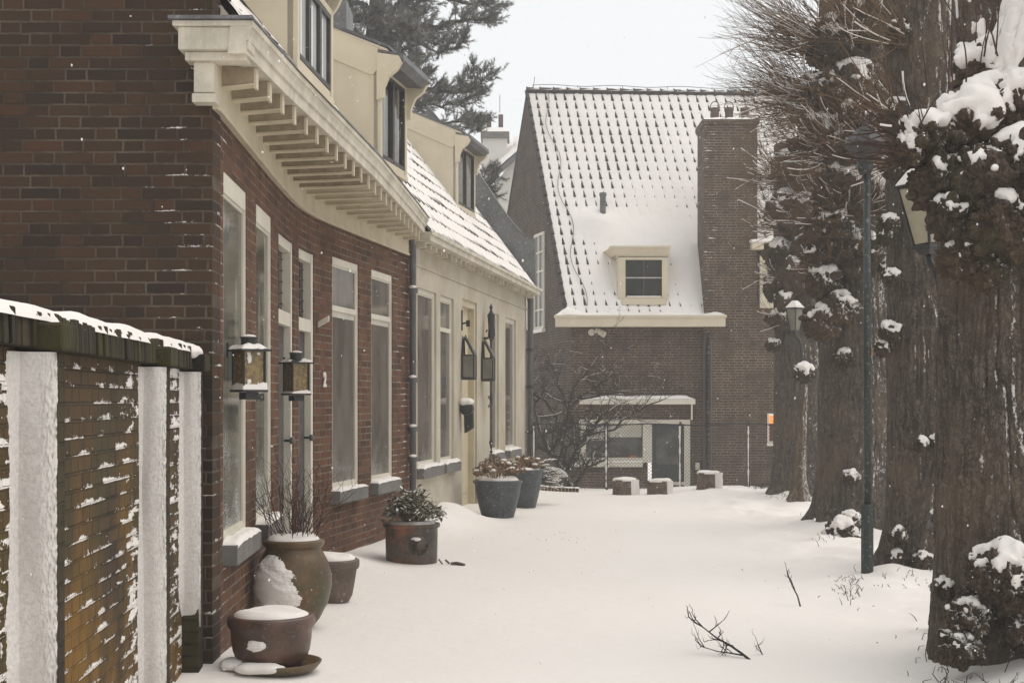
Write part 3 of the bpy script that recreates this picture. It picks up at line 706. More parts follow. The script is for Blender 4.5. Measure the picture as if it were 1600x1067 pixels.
# ================================================================== the plastered cottage
H2 = thing('plaster_cottage', 'cream plastered cottage with a snowy tiled roof and one dormer', 'house', (-1.5, 22.2, 0))
WC = [(18.05, 19.15), (19.39, 20.27), (23.07, 23.90), (24.55, 25.66)]; DC = (20.86, 21.99)
Zc0, Zc1 = -.86, 1.44
holes = [(FC.sd(a), FC.sd(b), Zc0, Zc1) for a, b in WC]+[(FC.sd(DC[0]), FC.sd(DC[1]), -1.65, 1.5)]
mb = MB(); FC.wall(mb, -2.0, 2.02, holes, .2); mb.build('front_wall', M['stucco'], H2)
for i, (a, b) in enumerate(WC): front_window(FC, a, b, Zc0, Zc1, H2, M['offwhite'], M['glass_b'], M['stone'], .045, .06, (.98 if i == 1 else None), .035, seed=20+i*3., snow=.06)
s0, s1 = FC.sd(DC[0]), FC.sd(DC[1])
mb = MB(); FC.slab(mb, s0, s0+.08, -1.65, 1.5, -.19, -.03); FC.slab(mb, s1-.08, s1, -1.65, 1.5, -.19, -.03); FC.slab(mb, s0+.08, s1-.08, 1.40, 1.5, -.19, -.032); mb.build('door_frame', M['door_cream'], H2)
mb = MB(); FC.slab(mb, s0+.08, s1-.08, -1.65, 1.40, -.18, -.12); do = mb.build('door', M['door_cream'], H2)
mb = MB()
for zz_ in ((-1.4, -.5), (-.35, .45), (.6, 1.25)): FC.slab(mb, s0+.22, s1-.22, zz_[0], zz_[1], -.12, -.105)
mb.build('door_panel', M['door_cream'], do, bevel=.006)
mb = MB(); q = FC.at(s0+.17, -.12, -.45); mb.tube([q, q+Vector((.05, -.01, 0)), q+Vector((.085, -.01, 0))], [.012, .03, .02], 10); mb.build('handle', M['zinc'], do)
mb = MB(); FC.slab(mb, 0, FC.len, 1.70, 1.73, 0, .02); mb.build('string_course', M['stucco'], H2)
mb = MB(); FC.slab(mb, -.02, FC.len+.12, 1.985, 2.095, -.02, .25); FC.slab(mb, -.02, FC.len+.13, 2.06, 2.11, .25, .275); mb.build('gutter', M['cream_old'], H2, bevel=.004)
for i in range(29):
    a = .15+i*(FC.len-.3)/28; mb = MB(); FC.slab(mb, a-.03, a+.03, 1.915, 1.983, .035, .15); mb.build('bracket', M['cream_old'], H2, bevel=.004)
mb = MB(); FC.slab(mb, 0, FC.len, 1.93, 1.98, 0.002, .035); mb.build('frieze', M['cream_old'], H2)
tn = (FC.at(1)-FC.at(0)); bkC = Vector((-tn.y, tn.x, 0)).normalized()
O = FC.at(.0, .20, 2.08); U = tn*(FC.len-.35); run = 2.05
roof(H2, O, U, bkC*run+Vector((0, 0, run*1.333)), int(U.length/.25), 11, seed=40., snow_base=.060, step=.016, roll_h=.045, pw=5)
mb = MB(); O2 = O+bkC*run+Vector((0, 0, run*1.333)); mb.prism([O2, O2+U, O2+U+bkC*2.2-Vector((0, 0, 2.6)), O2+bkC*2.2-Vector((0, 0, 2.6))], Vector((0, 0, -.12))); mb.build('rear_slope', M['tile'], H2)
# far gable parapet, clad in slate with a swept top
D0 = FC.at(FC.len-.32, .2, 0); D0.z = E
pr = [(-.02, 2.0), (-.02, 2.35), (.0, 2.98), (.10, 3.03), (.25, 3.12), (.45, 3.34), (.7, 3.7), (1.1, 4.3), (1.6, 5.0), (2.05, 5.55), (2.05, 2.0)]
mb = MB(); mb.prism([D0+bkC*a+Vector((0, 0, b)) for a, b in pr], tn*.16); pp = mb.build('gable_parapet', M['slate_snow'], H2)
mb = MB(); tp = pr[2:10]
for (a0, b0), (a1, b1) in zip(tp[:-1], tp[1:]):
    mb.hexa([D0+bkC*a0+Vector((0, 0, b0+.003))-tn*.03, D0+bkC*a0+Vector((0, 0, b0+.003))+tn*.19, D0+bkC*a1+Vector((0, 0, b1+.003))+tn*.19, D0+bkC*a1+Vector((0, 0, b1+.003))-tn*.03,
             D0+bkC*a0+Vector((0, 0, b0+.033))-tn*.03, D0+bkC*a0+Vector((0, 0, b0+.033))+tn*.19, D0+bkC*a1+Vector((0, 0, b1+.033))+tn*.19, D0+bkC*a1+Vector((0, 0, b1+.033))-tn*.03])
mb.build('parapet_cap', M['lead'], pp)
mb = MB(); q0, q1 = FC.at(FC.len, 0, 0), FC.at(FC.len, -5.0, 0); q0.z = q1.z = -1.0; mb.prism([q0, q1, q1+Vector((0, 0, 4)), q0+Vector((0, 0, 3.66))], -tn*.15); mb.build('end_wall', M['stucco'], H2)
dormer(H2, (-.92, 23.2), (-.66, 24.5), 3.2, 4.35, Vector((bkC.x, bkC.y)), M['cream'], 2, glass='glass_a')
mb = MB(); q = FC.at(FC.len-.06, .09, 0); mb.tube([(q.x-.04, q.y, E+2.0), (q.x, q.y, E+1.85), (q.x, q.y, -.6)], .05, 12); dp2 = mb.build('drainpipe', M['zinc'], H2, smooth=True)
for zz_ in (.95, .25, -.6):
    mb = MB(); mb.tube([(q.x, q.y, E+zz_-.03), (q.x, q.y, E+zz_+.03)], .062, 12); mb.box(q.x-.12, q.x, q.y-.012, q.y+.012, E+zz_-.012, E+zz_+.012); mb.build('pipe_clip', M['black'], dp2)

# ================================================================== the tall gabled house across the end of the lane
H3 = thing('gabled_house', 'tall brown brick house with a steep snowy pantile roof and broad chimney', 'house', (4.5, 35, -.85))
YF, YB = 34.0, 33.55
BASE = -1.0
def rect_wall(mb, x0, x1, z0, z1, y, holes, depth=.12):
    xs = sorted(set([x0, x1]+[h for q in holes for h in q[:2]])); zs = sorted(set([z0, z1]+[h for q in holes for h in q[2:]]))
    for a, b in zip(xs[:-1], xs[1:]):
        for c, d in zip(zs[:-1], zs[1:]):
            m, n = (a+b)/2, (c+d)/2
            if any(h[0] < m < h[1] and h[2] < n < h[3] for h in holes): continue
            mb.face([(a, y, E+c), (b, y, E+c), (b, y, E+d), (a, y, E+d)])
    for a, b, c, d in holes:
        for p, q in (((a, c), (a, d)), ((a, d), (b, d)), ((b, d), (b, c)), ((b, c), (a, c))):
            mb.face([(p[0], y, E+p[1]), (q[0], y, E+q[1]), (q[0], y+depth, E+q[1]), (p[0], y+depth, E+p[1])])
px = lambda p, d=YF: (p-800)/FPX*d
pz = lambda p, d=YF: (625-p)/FPX*d
gwin = (px(905), px(1012), pz(722), pz(655)); gdoor = (px(1012), px(1078), pz(790), pz(655))
mb = MB(); rect_wall(mb, 1.42, 4.72, -2.8, 2.06, YF, [gwin, gdoor]); mb.build('front_wall', M['brick_far'], H3)
lw = (px(1200, YB), px(1212, YB), pz(692, YB), pz(645, YB))
mb = MB(); rect_wall(mb, 4.66, 10.5, -2.8, 2.36, YB, [lw], .1); mb.face([(4.66, YB, E-2.8), (4.66, YB, E+2.36), (4.66, YF+.05, E+2.36), (4.66, YF+.05, E-2.8)]); mb.face([(4.66, YB, E+2.36), (10.5, YB, E+2.36), (10.5, YF+.3, E+2.36), (4.66, YF+.3, E+2.36)]); mb.build('bay_wall', M['brick_far'], H3)
# gable, running back to the left
ga, gap, gb = Vector((1.42, YF, 0)), Vector((.39, 38.0, 0)), Vector((-.10, 39.85, 0)); GT = 8.16
gd = (gb-ga).normalized(); gn = Vector((-gd.y, gd.x, 0)); gn = gn if gn.x < 0 else -gn
def gpt(d, z): t_ = (d-YF)/(gb.y-YF); q = ga+(gb-ga)*t_; return Vector((q.x, q.y, E+z))
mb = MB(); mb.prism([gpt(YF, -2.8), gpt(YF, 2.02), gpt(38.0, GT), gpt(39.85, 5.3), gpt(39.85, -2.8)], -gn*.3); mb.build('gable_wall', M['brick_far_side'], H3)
for (d0, d1, z0, z1) in ((36.2, 37.1, 1.83, 4.30), (37.75, 38.35, 1.95, 4.33)):
    fr = MB(); qa, qb = gpt(d0, z0), gpt(d1, z0); al = qb-qa; w_ = al.length; al.normalize()
    def sl(a, b, c, d, o0, o1): fr.obox(qa+al*a+gn*o0+Vector((0, 0, c)), al*(b-a), gn*(o1-o0), Vector((0, 0, d-c)))
    H_ = z1-z0
    sl(0, .07, 0, H_, .005, .05); sl(w_-.07, w_, 0, H_, .005, .05); sl(.07, w_-.07, 0, .07, .005, .05); sl(.07, w_-.07, H_-.07, H_, .005, .05)
    for k in range(1, 5): sl(.07, w_-.07, H_*k/5-.02, H_*k/5+.02, .005, .045)
    sl(w_/2-.025, w_/2+.025, .07, H_-.07, .005, .047)
    w = fr.build('window', M['offwhite'], H3)
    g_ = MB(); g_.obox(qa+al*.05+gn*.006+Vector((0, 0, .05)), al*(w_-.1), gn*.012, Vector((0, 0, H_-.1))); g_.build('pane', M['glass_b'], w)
    s_ = MB(); s_.obox(qa-al*.06+gn*.005-Vector((0, 0, .09)), al*(w_+.12), gn*.12, Vector((0, 0, .085))); s_.build('sill', M['snow'], w, bevel=.02)
# roof
ev = Vector((px(884, 33.7), 33.62, E+1.98)); rg = Vector((px(822, 38.0)+.0, 38.0, E+8.22)); U = Vector((9.3, .0, -.14))
vent = P(942, 345, 35.35); 
def cover3(x, y, z):
    c = .06*np.exp(-(((x-vent.x-.0)/.55)**2+((z-vent.z+.25)/.45)**2)) + .13*np.exp(-(((x-2.0)/.4)**2+((z-(E+4.42))/.28)**2))
    c = c + .085*np.exp(-(((x-3.35)/.95)**2+((z-(E+4.0))/.62)**2)) + .07*np.exp(-(((x-4.35)/.42)**2+((z-(E+3.2))/1.0)**2)) + .05*np.exp(-(((x-2.2)/.35)**2+((z-(E+2.9))/.5)**2)) + .03*np.exp(-(((x-3.6)/.9)**2+((z-(E+5.2))/.5)**2))
    return c + .012*sstep(2.6, 4.6, x)
n3 = roof(H3, ev, U, rg-ev, 37, 24, cover=cover3, snow_base=.049, seed=80., res=(10, 6), step=.024, roll_h=.052, pw=6)
mb = MB(); rb = Vector((gb.x-.05, 39.95, E+5.2)); mb.prism([rg, rg+U, rg+U+(rb-rg), rb], Vector((0, 0, -.12))); mb.build('rear_slope', M['tile'], H3)
for i in range(26):                          # ridge tiles
    a = rg+U*(i/26)+Vector((0, 0, .03)); b = rg+U*((i+1)/26)+Vector((0, 0, .03)); m_ = MB()
    m_.tube([a, a+(b-a)*.12, b], [.135, .11, .10], 10); m_.build('ridge_tile', M['tile'], H3)
mb = MB(); n_ = 240; vs = []
for i in range(n_):
    for j in range(7):
        u_, w_ = i/(n_-1), (j/6-.5)*2; q = rg+U*u_; vs.append((q.x, q.y+w_*.10, q.z+.135-.07*w_*w_+.028*(float(fbm(q.x*3, 1, w_, 3))-.45)))
np_mesh('ridge_snow', vs, grid_faces(n_, 7), M['snow'], H3)
mb = MB(); mb.tube([rg+U*.02+Vector((0, 0, .1)), rg+U*.025+Vector((0, 0, .42))], .008, 5); mb.tube([rg+U*(.02+.9*i/30)+Vector((0, 0, .20+.02*math.sin(i))) for i in range(31)], .009, 5)
for i in range(8): mb.tube([rg+U*(.02+.9*i/7)+Vector((0, 0, .08)), rg+U*(.02+.9*i/7)+Vector((0, 0, .21))], .008, 4)
mb.build('lightning_rod', M['zinc'], H3)
mb = MB()                                     # conductor running down the slope beside the verge
mb.tube([ev+(rg-ev)*k/30+U*(.05+.012*math.sin(k*.7))+n3*(.10+.01*math.sin(k*2.1)) for k in range(1, 31)], .008, 5); mb.build('conductor_wire', M['zinc'], H3)
# verge tiles
for i in range(24):
    a = ev+(rg-ev)*(i/24); b = ev+(rg-ev)*((i+1.06)/24); m_ = MB(); m_.tube([a+n3*.055+U.normalized()*.015, b+n3*.03+U.normalized()*.015], [.06, .05], 8); m_.build('verge_tile', M['tile'], H3)
# eaves board
mb = MB(); mb.box(px(868, 33.5), px(1133, 33.5), 33.42, 33.72, E+pz(510, 33.5), E+pz(494, 33.5)); mb.box(px(866, 33.5), px(1135, 33.5), 33.39, 33.72, E+pz(496, 33.5)+.002, E+pz(492, 33.5)); mb.build('gutter', M['cream'], H3, bevel=.008)
mb = MB(); mb.box(px(874, 33.5), px(1126, 33.5), 33.72, 33.995, E+pz(508, 33.5), E+pz(500, 33.5)); mb.build('soffit', M['cream_old'], H3)
nu, nv = 200, 10; vs = []
for i in range(nu):
    for j in range(nv):
        x = px(866, 33.5)+(px(1135, 33.5)-px(866, 33.5))*i/(nu-1); y = 33.385+.36*j/(nv-1); e = min(1, 4*j/(nv-1)+.1)*min(1, 12*min(i, nu-1-i)/nu+.1)
        vs.append((x, y, E+pz(492, 33.5)-.01+e*(.03+.14*float(fbm(x*1.6, y*3, 2, 3))*j/(nv-1)+.10*math.exp(-((x-1.3)/.3)**2)+.08*math.exp(-((x-4.95)/.2)**2))))
np_mesh('gutter_snow', vs, grid_faces(nu, nv), M['snow'], H3)
# front dormer
A, Bx = px(965, 33.9), px(1043, 33.9); z0, z1 = pz(476, 33.9), pz(386, 33.9)
mb = MB()
mb.prism([(A, 33.9, E+z0), (A, 33.9, E+z1), (A, 35.4, E+z1+.1), (A, 35.4, E+z0)], (.05, 0, 0)); d3 = mb.build('dormer', M['cream'], H3)
mb = MB(); mb.prism([(Bx-.05, 33.9, E+z0), (Bx-.05, 33.9, E+z1), (Bx-.05, 35.4, E+z1+.1), (Bx-.05, 35.4, E+z0)], (.05, 0, 0)); mb.build('cheek', M['cream'], d3)
mb = MB()
def sl(a, b, c, d, y0=33.84, y1=33.92): mb.box(a, b, y0, y1, E+c, E+d)
wx0, wx1, wz0, wz1 = px(977, 33.9), px(1034, 33.9), pz(464, 33.9), pz(406, 33.9)
sl(A, wx0, z0, z1-.22); sl(wx1, Bx, z0, z1-.22); sl(wx0, wx1, wz1, z1-.22); sl(wx0, wx1, z0, wz0)
w = mb.build('window', M['cream'], d3)
mb = MB(); sl((wx0+wx1)/2-.015, (wx0+wx1)/2+.015, wz0, wz1, 33.87, 33.895); sl(wx0, wx1, (wz0+wz1)/2-.014, (wz0+wz1)/2+.014, 33.872, 33.893); mb.build('glazing_bars', M['sash'], w)
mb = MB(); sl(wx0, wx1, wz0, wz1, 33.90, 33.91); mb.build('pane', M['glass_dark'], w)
mb = MB(); sl(wx0-.1, wx1+.1, z0-.02, z0+.13, 33.74, 33.838); mb.build('sill', M['cream'], w, bevel=.03)
mb = MB(); sl(wx0, wx1, (wz0+wz1)/2+.014, (wz0+wz1)/2+.03, 33.862, 33.89); sl(wx0+.03, wx1-.02, wz0+.001, wz0+.03, 33.85, 33.895); mb.build('bar_snow', M['snow'], w, bevel=.006)
mb = MB(); cx0, cx1 = px(949, 33.7), px(1047, 33.7)
mb.prism([(A-.02, 33.84, E+z1-.24), (A-.02, 35.2, E+z1-.24), (Bx+.02, 35.2, E+z1-.24), (Bx+.02, 33.84, E+z1-.24)], (0, 0, .06))
mb.hexa([(A-.03, 33.82, E+z1-.18), (Bx+.03, 33.82, E+z1-.18), (Bx+.03, 35.1, E+z1-.18), (A-.2, 35.1, E+z1-.18), (cx0+.08, 33.70, E+z1-.03), (cx1, 33.70, E+z1-.03), (cx1, 35.1, E+z1-.03), (cx0-.1, 35.1, E+z1-.03)])
mb.box(cx0+.06, cx1+.02, 33.68, 35.1, E+z1-.028, E+z1+.015); mb.build('cornice', M['cream'], d3)
nu, nv = 50, 40; vs = []
for i in range(nu):
    for j in range(nv):
        a, b = i/(nu-1), j/(nv-1); x = cx0+.06+(cx1-cx0-.04)*a; e = min(1, 7*min(a, 1-a)+.0)*min(1, 7*b)
        vs.append((x, 33.69+1.5*b, E+z1+.005+e*(.02+.16*b*b*(.6+.8*float(fbm(x*1.5, b*2, 0, 3))))))
np_mesh('snow_cap', vs, grid_faces(nu, nv), M['snow'], d3)
# broad chimney
cx0, cx1, cy0, cy1 = px(1101, 33.5), px(1184, 33.5), 33.547, 34.8; ct = pz(186, 33.5)
mb = MB(); mb.box(cx0, cx1, cy0, cy1, E+1.6, E+ct-.10); ch = mb.build('chimney', M['brick_far'], H3)
mb = MB(); mb.box(cx0-.05, cx1+.05, cy0-.05, cy1+.05, E+ct-.10, E+ct); mb.build('chimney_cap', M['brick_far'], ch, bevel=.01)
nu = nv = 30; vs = []
for i in range(nu):
    for j in range(nv):
        a, b = i/(nu-1), j/(nv-1); e = min(1, 6*min(a, 1-a, b, 1-b)); vs.append((cx0-.06+(cx1-cx0+.12)*a, cy0-.06+1.32*b, E+ct-.004+e*(.02+.12*float(fbm(a*3, b*3, 5, 3)))))
np_mesh('snow_cap', vs, grid_faces(nu, nv), M['snow'], ch)
for p_ in (1117, 1139, 1164):
    mb = MB(); mb.lathe([(.09, 0), (.10, .25), (.115, .27), (.115, .34), (.085, .34), (.08, .1)], (px(p_, 34.0), 34.0, E+ct+.02), 14); cp = mb.build('chimney_pot', M['terracotta'], ch, smooth=False)
    if p_ != 1164:
        mb = MB(); x_ = px(p_, 34.0); mb.tube([(x_+.11*math.cos(a), 34.0, E+ct+.36+.16*math.sin(a)) for a in [math.pi*k/10 for k in range(11)]], .012, 5); mb.build('cowl_hoop', M['zinc'], cp)
# lead vent pipe with a mound of snow behind
mb = MB(); mb.tube([vent-Vector((0, 0, .15)), vent+Vector((0, 0, .62))], .075, 12); mb.tube([vent+Vector((0, 0, .62)), vent+Vector((0, 0, .70))], .09, 12); vp = mb.build('vent_pipe', M['lead'], H3)
mb = MB(); mb.prism([vent+Vector((-.42, -.02, -.17)), vent+Vector((.22, -.06, -.14)), vent+Vector((.26, -.02, .06)), vent+Vector((.05, .0, -.05))], (0, .12, .02)); mb.build('flashing', M['lead'], vp)
v, f = ICO[4]
for nm, c_, r_ in (('snow_mound', vent+Vector((.0, .0, -.06)), (.2, .14, .12)),):
    q = v*np.array(r_)*(1+.3*(fbm(v[:, 0]*2, v[:, 1]*2, v[:, 2]*2, 3)-.5))[:, None]+np.array(c_[:]); np_mesh(nm, q, f, M['snow'], vp)
# right-hand dormer beside the chimney
yy = 33.5; A, Bx = px(1187, yy), px(1290, yy); z0, z1 = pz(481, yy), pz(384, yy)
mb = MB()
mb.prism([(A, yy, E+z0), (A, yy, E+z1), (A, yy+1.6, E+z1+.1), (A, yy+1.6, E+z0)], (.05, 0, 0)); d4 = mb.build('dormer', M['cream'], H3)
mb = MB(); mb.prism([(Bx-.05, yy, E+z0), (Bx-.05, yy, E+z1), (Bx-.05, yy+1.6, E+z1+.1), (Bx-.05, yy+1.6, E+z0)], (.05, 0, 0)); mb.build('cheek', M['cream'], d4)
mb = MB(); mb.box(A, A+.17, yy-.06, yy+.02, E+z0, E+z1-.1); mb.box(Bx-.17, Bx, yy-.06, yy+.02, E+z0, E+z1-.1); mb.box(A+.17, Bx-.17, yy-.06, yy+.02, E+z0, E+z0+.14); mb.box(A+.17, Bx-.17, yy-.06, yy+.02, E+z1-.2, E+z1-.1); mb.box((A+Bx)/2-.03, (A+Bx)/2+.03, yy-.05, yy+.02, E+z0+.14, E+z1-.2); w = mb.build('window', M['cream'], d4)
mb = MB(); mb.box(A+.17, Bx-.17, yy, yy+.01, E+z0+.14, E+z1-.2); mb.build('pane', M['glass_dark'], w)
mb = MB(); mb.box(A-.22, Bx+.2, yy-.2, yy+1.4, E+z1-.1, E+z1+.06); mb.build('cornice', M['cream'], d4, bevel=.02)
mb = MB(); mb.box(A-.24, Bx+.2, yy-.21, yy+1.4, E+z1+.062, E+z1+.14); sb = mb.build('snow_cap', M['snow'], d4, bevel=.03)
# downpipe, glazed front with canopy, meter box, lit slit window
mb = MB(); x_ = px(1103.5, 33.9); mb.tube([(x_, 33.62, E+pz(508, 33.6)), (x_-.03, 33.75, E+1.5), (x_-.03, 33.92, E+1.35), (x_-.03, 33.92, E-2.7)], .045, 10); mb.build('drainpipe', M['zinc'], H3, smooth=True)
mb = MB(); mb.tube([(4.70, YB-.03, E+1.4), (4.70, YB-.03, E-2.7)], .016, 6); mb.build('conductor_wire', M['zinc'], H3)
mb = MB(); a, b, c, d = gwin
for q in ((a, a+.16, c, d), (b-.12, b+.10, c-.0, d), (a+.16, b-.12, c, c+.12), (a+.16, b-.12, d-.10, d)): mb.box(q[0], q[1], YF-.05, YF+.09, E+q[2], E+q[3])
gw = mb.build('window', M['offwhite'], H3)
mb = MB(); x_ = a+.16+(b-a-.28)*.36; mb.box(x_-.03, x_+.03, YF-.03, YF+.09, E+c+.12, E+d-.10); mb.build('mullion', M['sash'], gw)
mb = MB(); mb.box(a+.16, b-.12, YF+.04, YF+.05, E+c+.12, E+d-.10); mb.build('pane', M['glass_dark'], gw)
mb = MB(); mb.box(a+.18, x_-.05, YF+.02, YF+.038, E+d-.5, E+d-.12); mb.box(x_+.05, b-.14, YF+.02, YF+.038, E+d-.42, E+d-.12); mb.build('blind', M['blind'], gw)
mb = MB(); mb.box(a-.12, b-.13, YF-.16, YF-.052, E+c-.10, E+c-.003); mb.build('sill', M['offwhite'], gw, bevel=.01)
mb = MB(); mb.box(a-.12, b-.13, YF-.17, YF-.054, E+c-.001, E+c+.05); mb.build('sill_snow', M['snow'], gw, bevel=.02)
mb = MB(); mb.box(px(984), px(995), YF+.0, YF+.03, E+pz(717), E+pz(711)); mb.build('window_box', M['orange'], gw, bevel=.02)
a, b, c, d = gdoor
mb = MB(); mb.box(b-.14, b, YF-.05, YF+.09, E+c, E+d); mb.box(a+.10, b-.14, YF-.05, YF+.09, E+d-.10, E+d); mb.build('door_frame', M['offwhite'], H3)
mb = MB(); mb.box(a+.10, b-.14, YF+.0, YF+.05, E+c, E+d-.10); dd = mb.build('door', M['green_post'], H3)
mb = MB(); mb.box(a+.2, b-.24, YF-.012, YF-.001, E+c+1.0, E+d-.2); mb.build('pane', M['glass_dark'], dd)
mb = MB(); mb.box(a+.10, b-.14, YF-.02, YF-.004, E+pz(757), E+pz(752)); mb.build('kick_plate', M['offwhite'], dd)
mb = MB(); mb.tube([(a+.16, YF-.01, E+pz(733)), (a+.16, YF-.06, E+pz(733)), (a+.27, YF-.06, E+pz(733))], .012, 6); mb.build('handle', M['zinc'], dd)
mb = MB(); mb.box(px(905), px(1083), YF-.42, YF-.002, E+pz(631), E+pz(623)); mb.box(px(1076.5), px(1079), YF-.4, YF-.36, E+pz(655), E+pz(631)); cp = mb.build('canopy', M['offwhite'], H3, bevel=.006)
nu, nv = 90, 12; vs = []
for i in range(nu):
    for j in range(nv):
        a_, b_ = i/(nu-1), j/(nv-1); e = min(1, 12*min(a_, 1-a_)+.05)*min(1, 5*b_+.1); x_ = px(905)+(px(1083)-px(905))*a_; vs.append((x_, YF-.43+.42*b_, E+pz(623)-.006+e*(.03+.09*float(fbm(x_*2.2, b_, 3, 3)))))
np_mesh('snow_cap', vs, grid_faces(nu, nv), M['snow'], cp)
mb = MB(); mb.box(px(1086), px(1092.5), YF-.1, YF-.003, E+pz(733), E+pz(722)); mb.build('meter_box', M['offwhite'], H3, bevel=.01)
a, b, c, d = lw
mb = MB()
for q in ((a-.02, a+.025, c, d), (b-.025, b+.02, c, d), (a+.025, b-.025, c, c+.05), (a+.025, b-.025, d-.03, d)): mb.box(q[0], q[1], YB-.03, YB+.07, E+q[2], E+q[3])
w = mb.build('window', M['offwhite'], H3)
mb = MB(); mb.box(a+.025, b-.025, YB+.03, YB+.04, E+c+.05, E+d-.24); mb.build('pane', M['glow_pane'], w)
mb = MB(); mb.box(a+.025, b-.025, YB+.02, YB+.04, E+d-.238, E+d-.05); mb.build('lamp_shade', M['lit'], w)
mb = MB(); mb.box(a-.04, b+.04, YB-.09, YB-.001, E+c-.06, E+c-.001); mb.build('sill', M['snow'], w, bevel=.015)

# ================================================================== far white house
H4 = thing('white_house', 'whitewashed house with snowy roof and squat chimney glimpsed behind the brown gable', 'house', (1.0, 52, -.85))
dd_ = 50.0
q = lambda x, y, d=dd_: P(x, y, d)
mb = MB(); mb.prism([q(768, 345), q(768, 300), q(772, 290), q(812, 235), q(850, 200), q(890, 345), q(890, 700), q(768, 700)], (0, .3, 0)); mb.build('gable_wall', M['white_wall'], H4)
mb = MB(); mb.prism([q(812, 233, 49.8), q(740, 300, 49.8), q(738, 262, 53.5), q(812, 212, 53.5)], (0, 0, -.15)); mb.build('roof', M['tile'], H4)
nu, nv = 60, 24; vs = []
c00, c10, c01, c11 = q(736, 300, 49.7), q(815, 231, 49.7), q(736, 263, 53.5), q(815, 211, 53.5)
for i in range(nu):
    for j in range(nv):
        a_, b_ = i/(nu-1), j/(nv-1); w_ = c00.lerp(c10, a_).lerp(c01.lerp(c11, a_), b_); w_.z += .02+.06*float(fbm(a_*6, b_*4, 0, 3))+.05*abs(math.sin(a_*30))*b_; vs.append(w_[:])
np_mesh('roof_snow', vs, grid_faces(nu, nv), M['snow'], H4)
mb = MB(); mb.prism([q(738, 308, 49.7), q(738, 300, 49.7), q(815, 231, 49.7), q(815, 240, 49.7)], (0, .25, 0)); mb.build('bargeboard', M['lead'], H4)
mb = MB(); mb.box(q(757, 0).x, q(797, 0).x, 48.9, 49.95, q(0, 344).z, q(0, 326).z); mb.build('gutter', M['offwhite'], H4, bevel=.02)
ch = MB(); a_, b_ = q(752, 0, 51).x, q(795, 0, 51).x; ch.box(a_+.05, b_-.05, 51, 52, q(0, 262, 51).z, q(0, 216, 51).z); c4 = ch.build('chimney', M['white_wall'], H4)
mb = MB(); mb.box(a_-.02, b_+.02, 50.9, 52.1, q(0, 216, 51).z+.001, q(0, 206, 51).z); mb.build('chimney_cap', M['stone'], c4)
mb = MB(); mb.hexa([(a_, 50.92, q(0, 206, 51).z+.001), (b_, 50.92, q(0, 206, 51).z+.001), (b_, 52.1, q(0, 206, 51).z+.001), (a_, 52.1, q(0, 206, 51).z+.001), (a_+.12, 51.2, q(0, 197, 51).z), (b_-.2, 51.2, q(0, 197, 51).z), (b_-.2, 51.9, q(0, 197, 51).z), (a_+.12, 51.9, q(0, 197, 51).z)]); mb.build('snow_cap', M['snow'], c4, bevel=.03)
for p_ in (749, 764, 782.5):
    x_ = q(p_, 0, 51.5).x; mb = MB(); mb.box(x_-.085, x_+.085, 51.4, 51.6, q(0, 202, 51).z, q(0, 175, 51).z); mb.build('chimney_pot', M['terracotta'], c4, bevel=.01)
mb = MB(); mb.tube([q(781, 176, 51.5), q(781, 148, 51.5)], .012, 5); mb.build('aerial', M['zinc'], c4)

# ================================================================== garden wall at the near corner
GWL = thing('garden_wall', 'mossy brick garden wall with snow plastered on its three pilasters', 'wall', (-1.8, 6.2, 0))
def gwx(d): return -1.73-.065*(d-4.8)
gt = Vector((-.065, 1, 0)).normalized(); go = Vector((gt.y, -gt.x, 0)); CB, CT = .185, .315
mb = MB(); a, b = 2.4, 8.69
mb.hexa([(gwx(a)-.24, a, -.3), (gwx(a), a, -.3), (gwx(b), b, -.3), (gwx(b)-.24, b, -.3), (gwx(a)-.24, a, E+CB), (gwx(a), a, E+CB), (gwx(b), b, E+CB), (gwx(b)-.24, b, E+CB)])
mb.build('wall', M['brick_garden'], GWL)
mb = MB(); y = 2.4; rr = random.Random(4)
while y < 8.64:
    l = .058+rr.uniform(-.006, .006); x = gwx(y); j = rr.uniform(-.010, .010); k = rr.uniform(-.012, .008)
    mb.hexa([(x-.31, y, E+CB+.002), (x+.07+j, y, E+CB+.002), (x+.07+j, y+l-.006, E+CB+.002), (x-.31, y+l-.006, E+CB+.002), (x-.31, y, E+CT+k), (x+.065+j, y, E+CT+k), (x+.065+j, y+l-.006, E+CT+k), (x-.31, y+l-.006, E+CT+k)]); y += l
mb.build('coping', M['coping'], GWL, bevel=.006)
nu, nv = 420, 22; vs = []
for i in range(nu):
    for j in range(nv):
        y = 2.4+6.24*i/(nu-1); w_ = j/(nv-1); x = gwx(y)-.31+.385*w_+.02*(float(fbm(y*5, 2, 0, 3))-.5)*2*w_; e = min(1, 5*(1-w_)+.02)**.5
        vs.append((x, y, E+CT-.008+e*(.018+.055*float(fbm(x*5, y*2.2, 1, 4)))-(.03 if w_ == 1 else 0)))
np_mesh('coping_snow', vs, grid_faces(nu, nv)[:, ::-1], M['snow'], GWL)
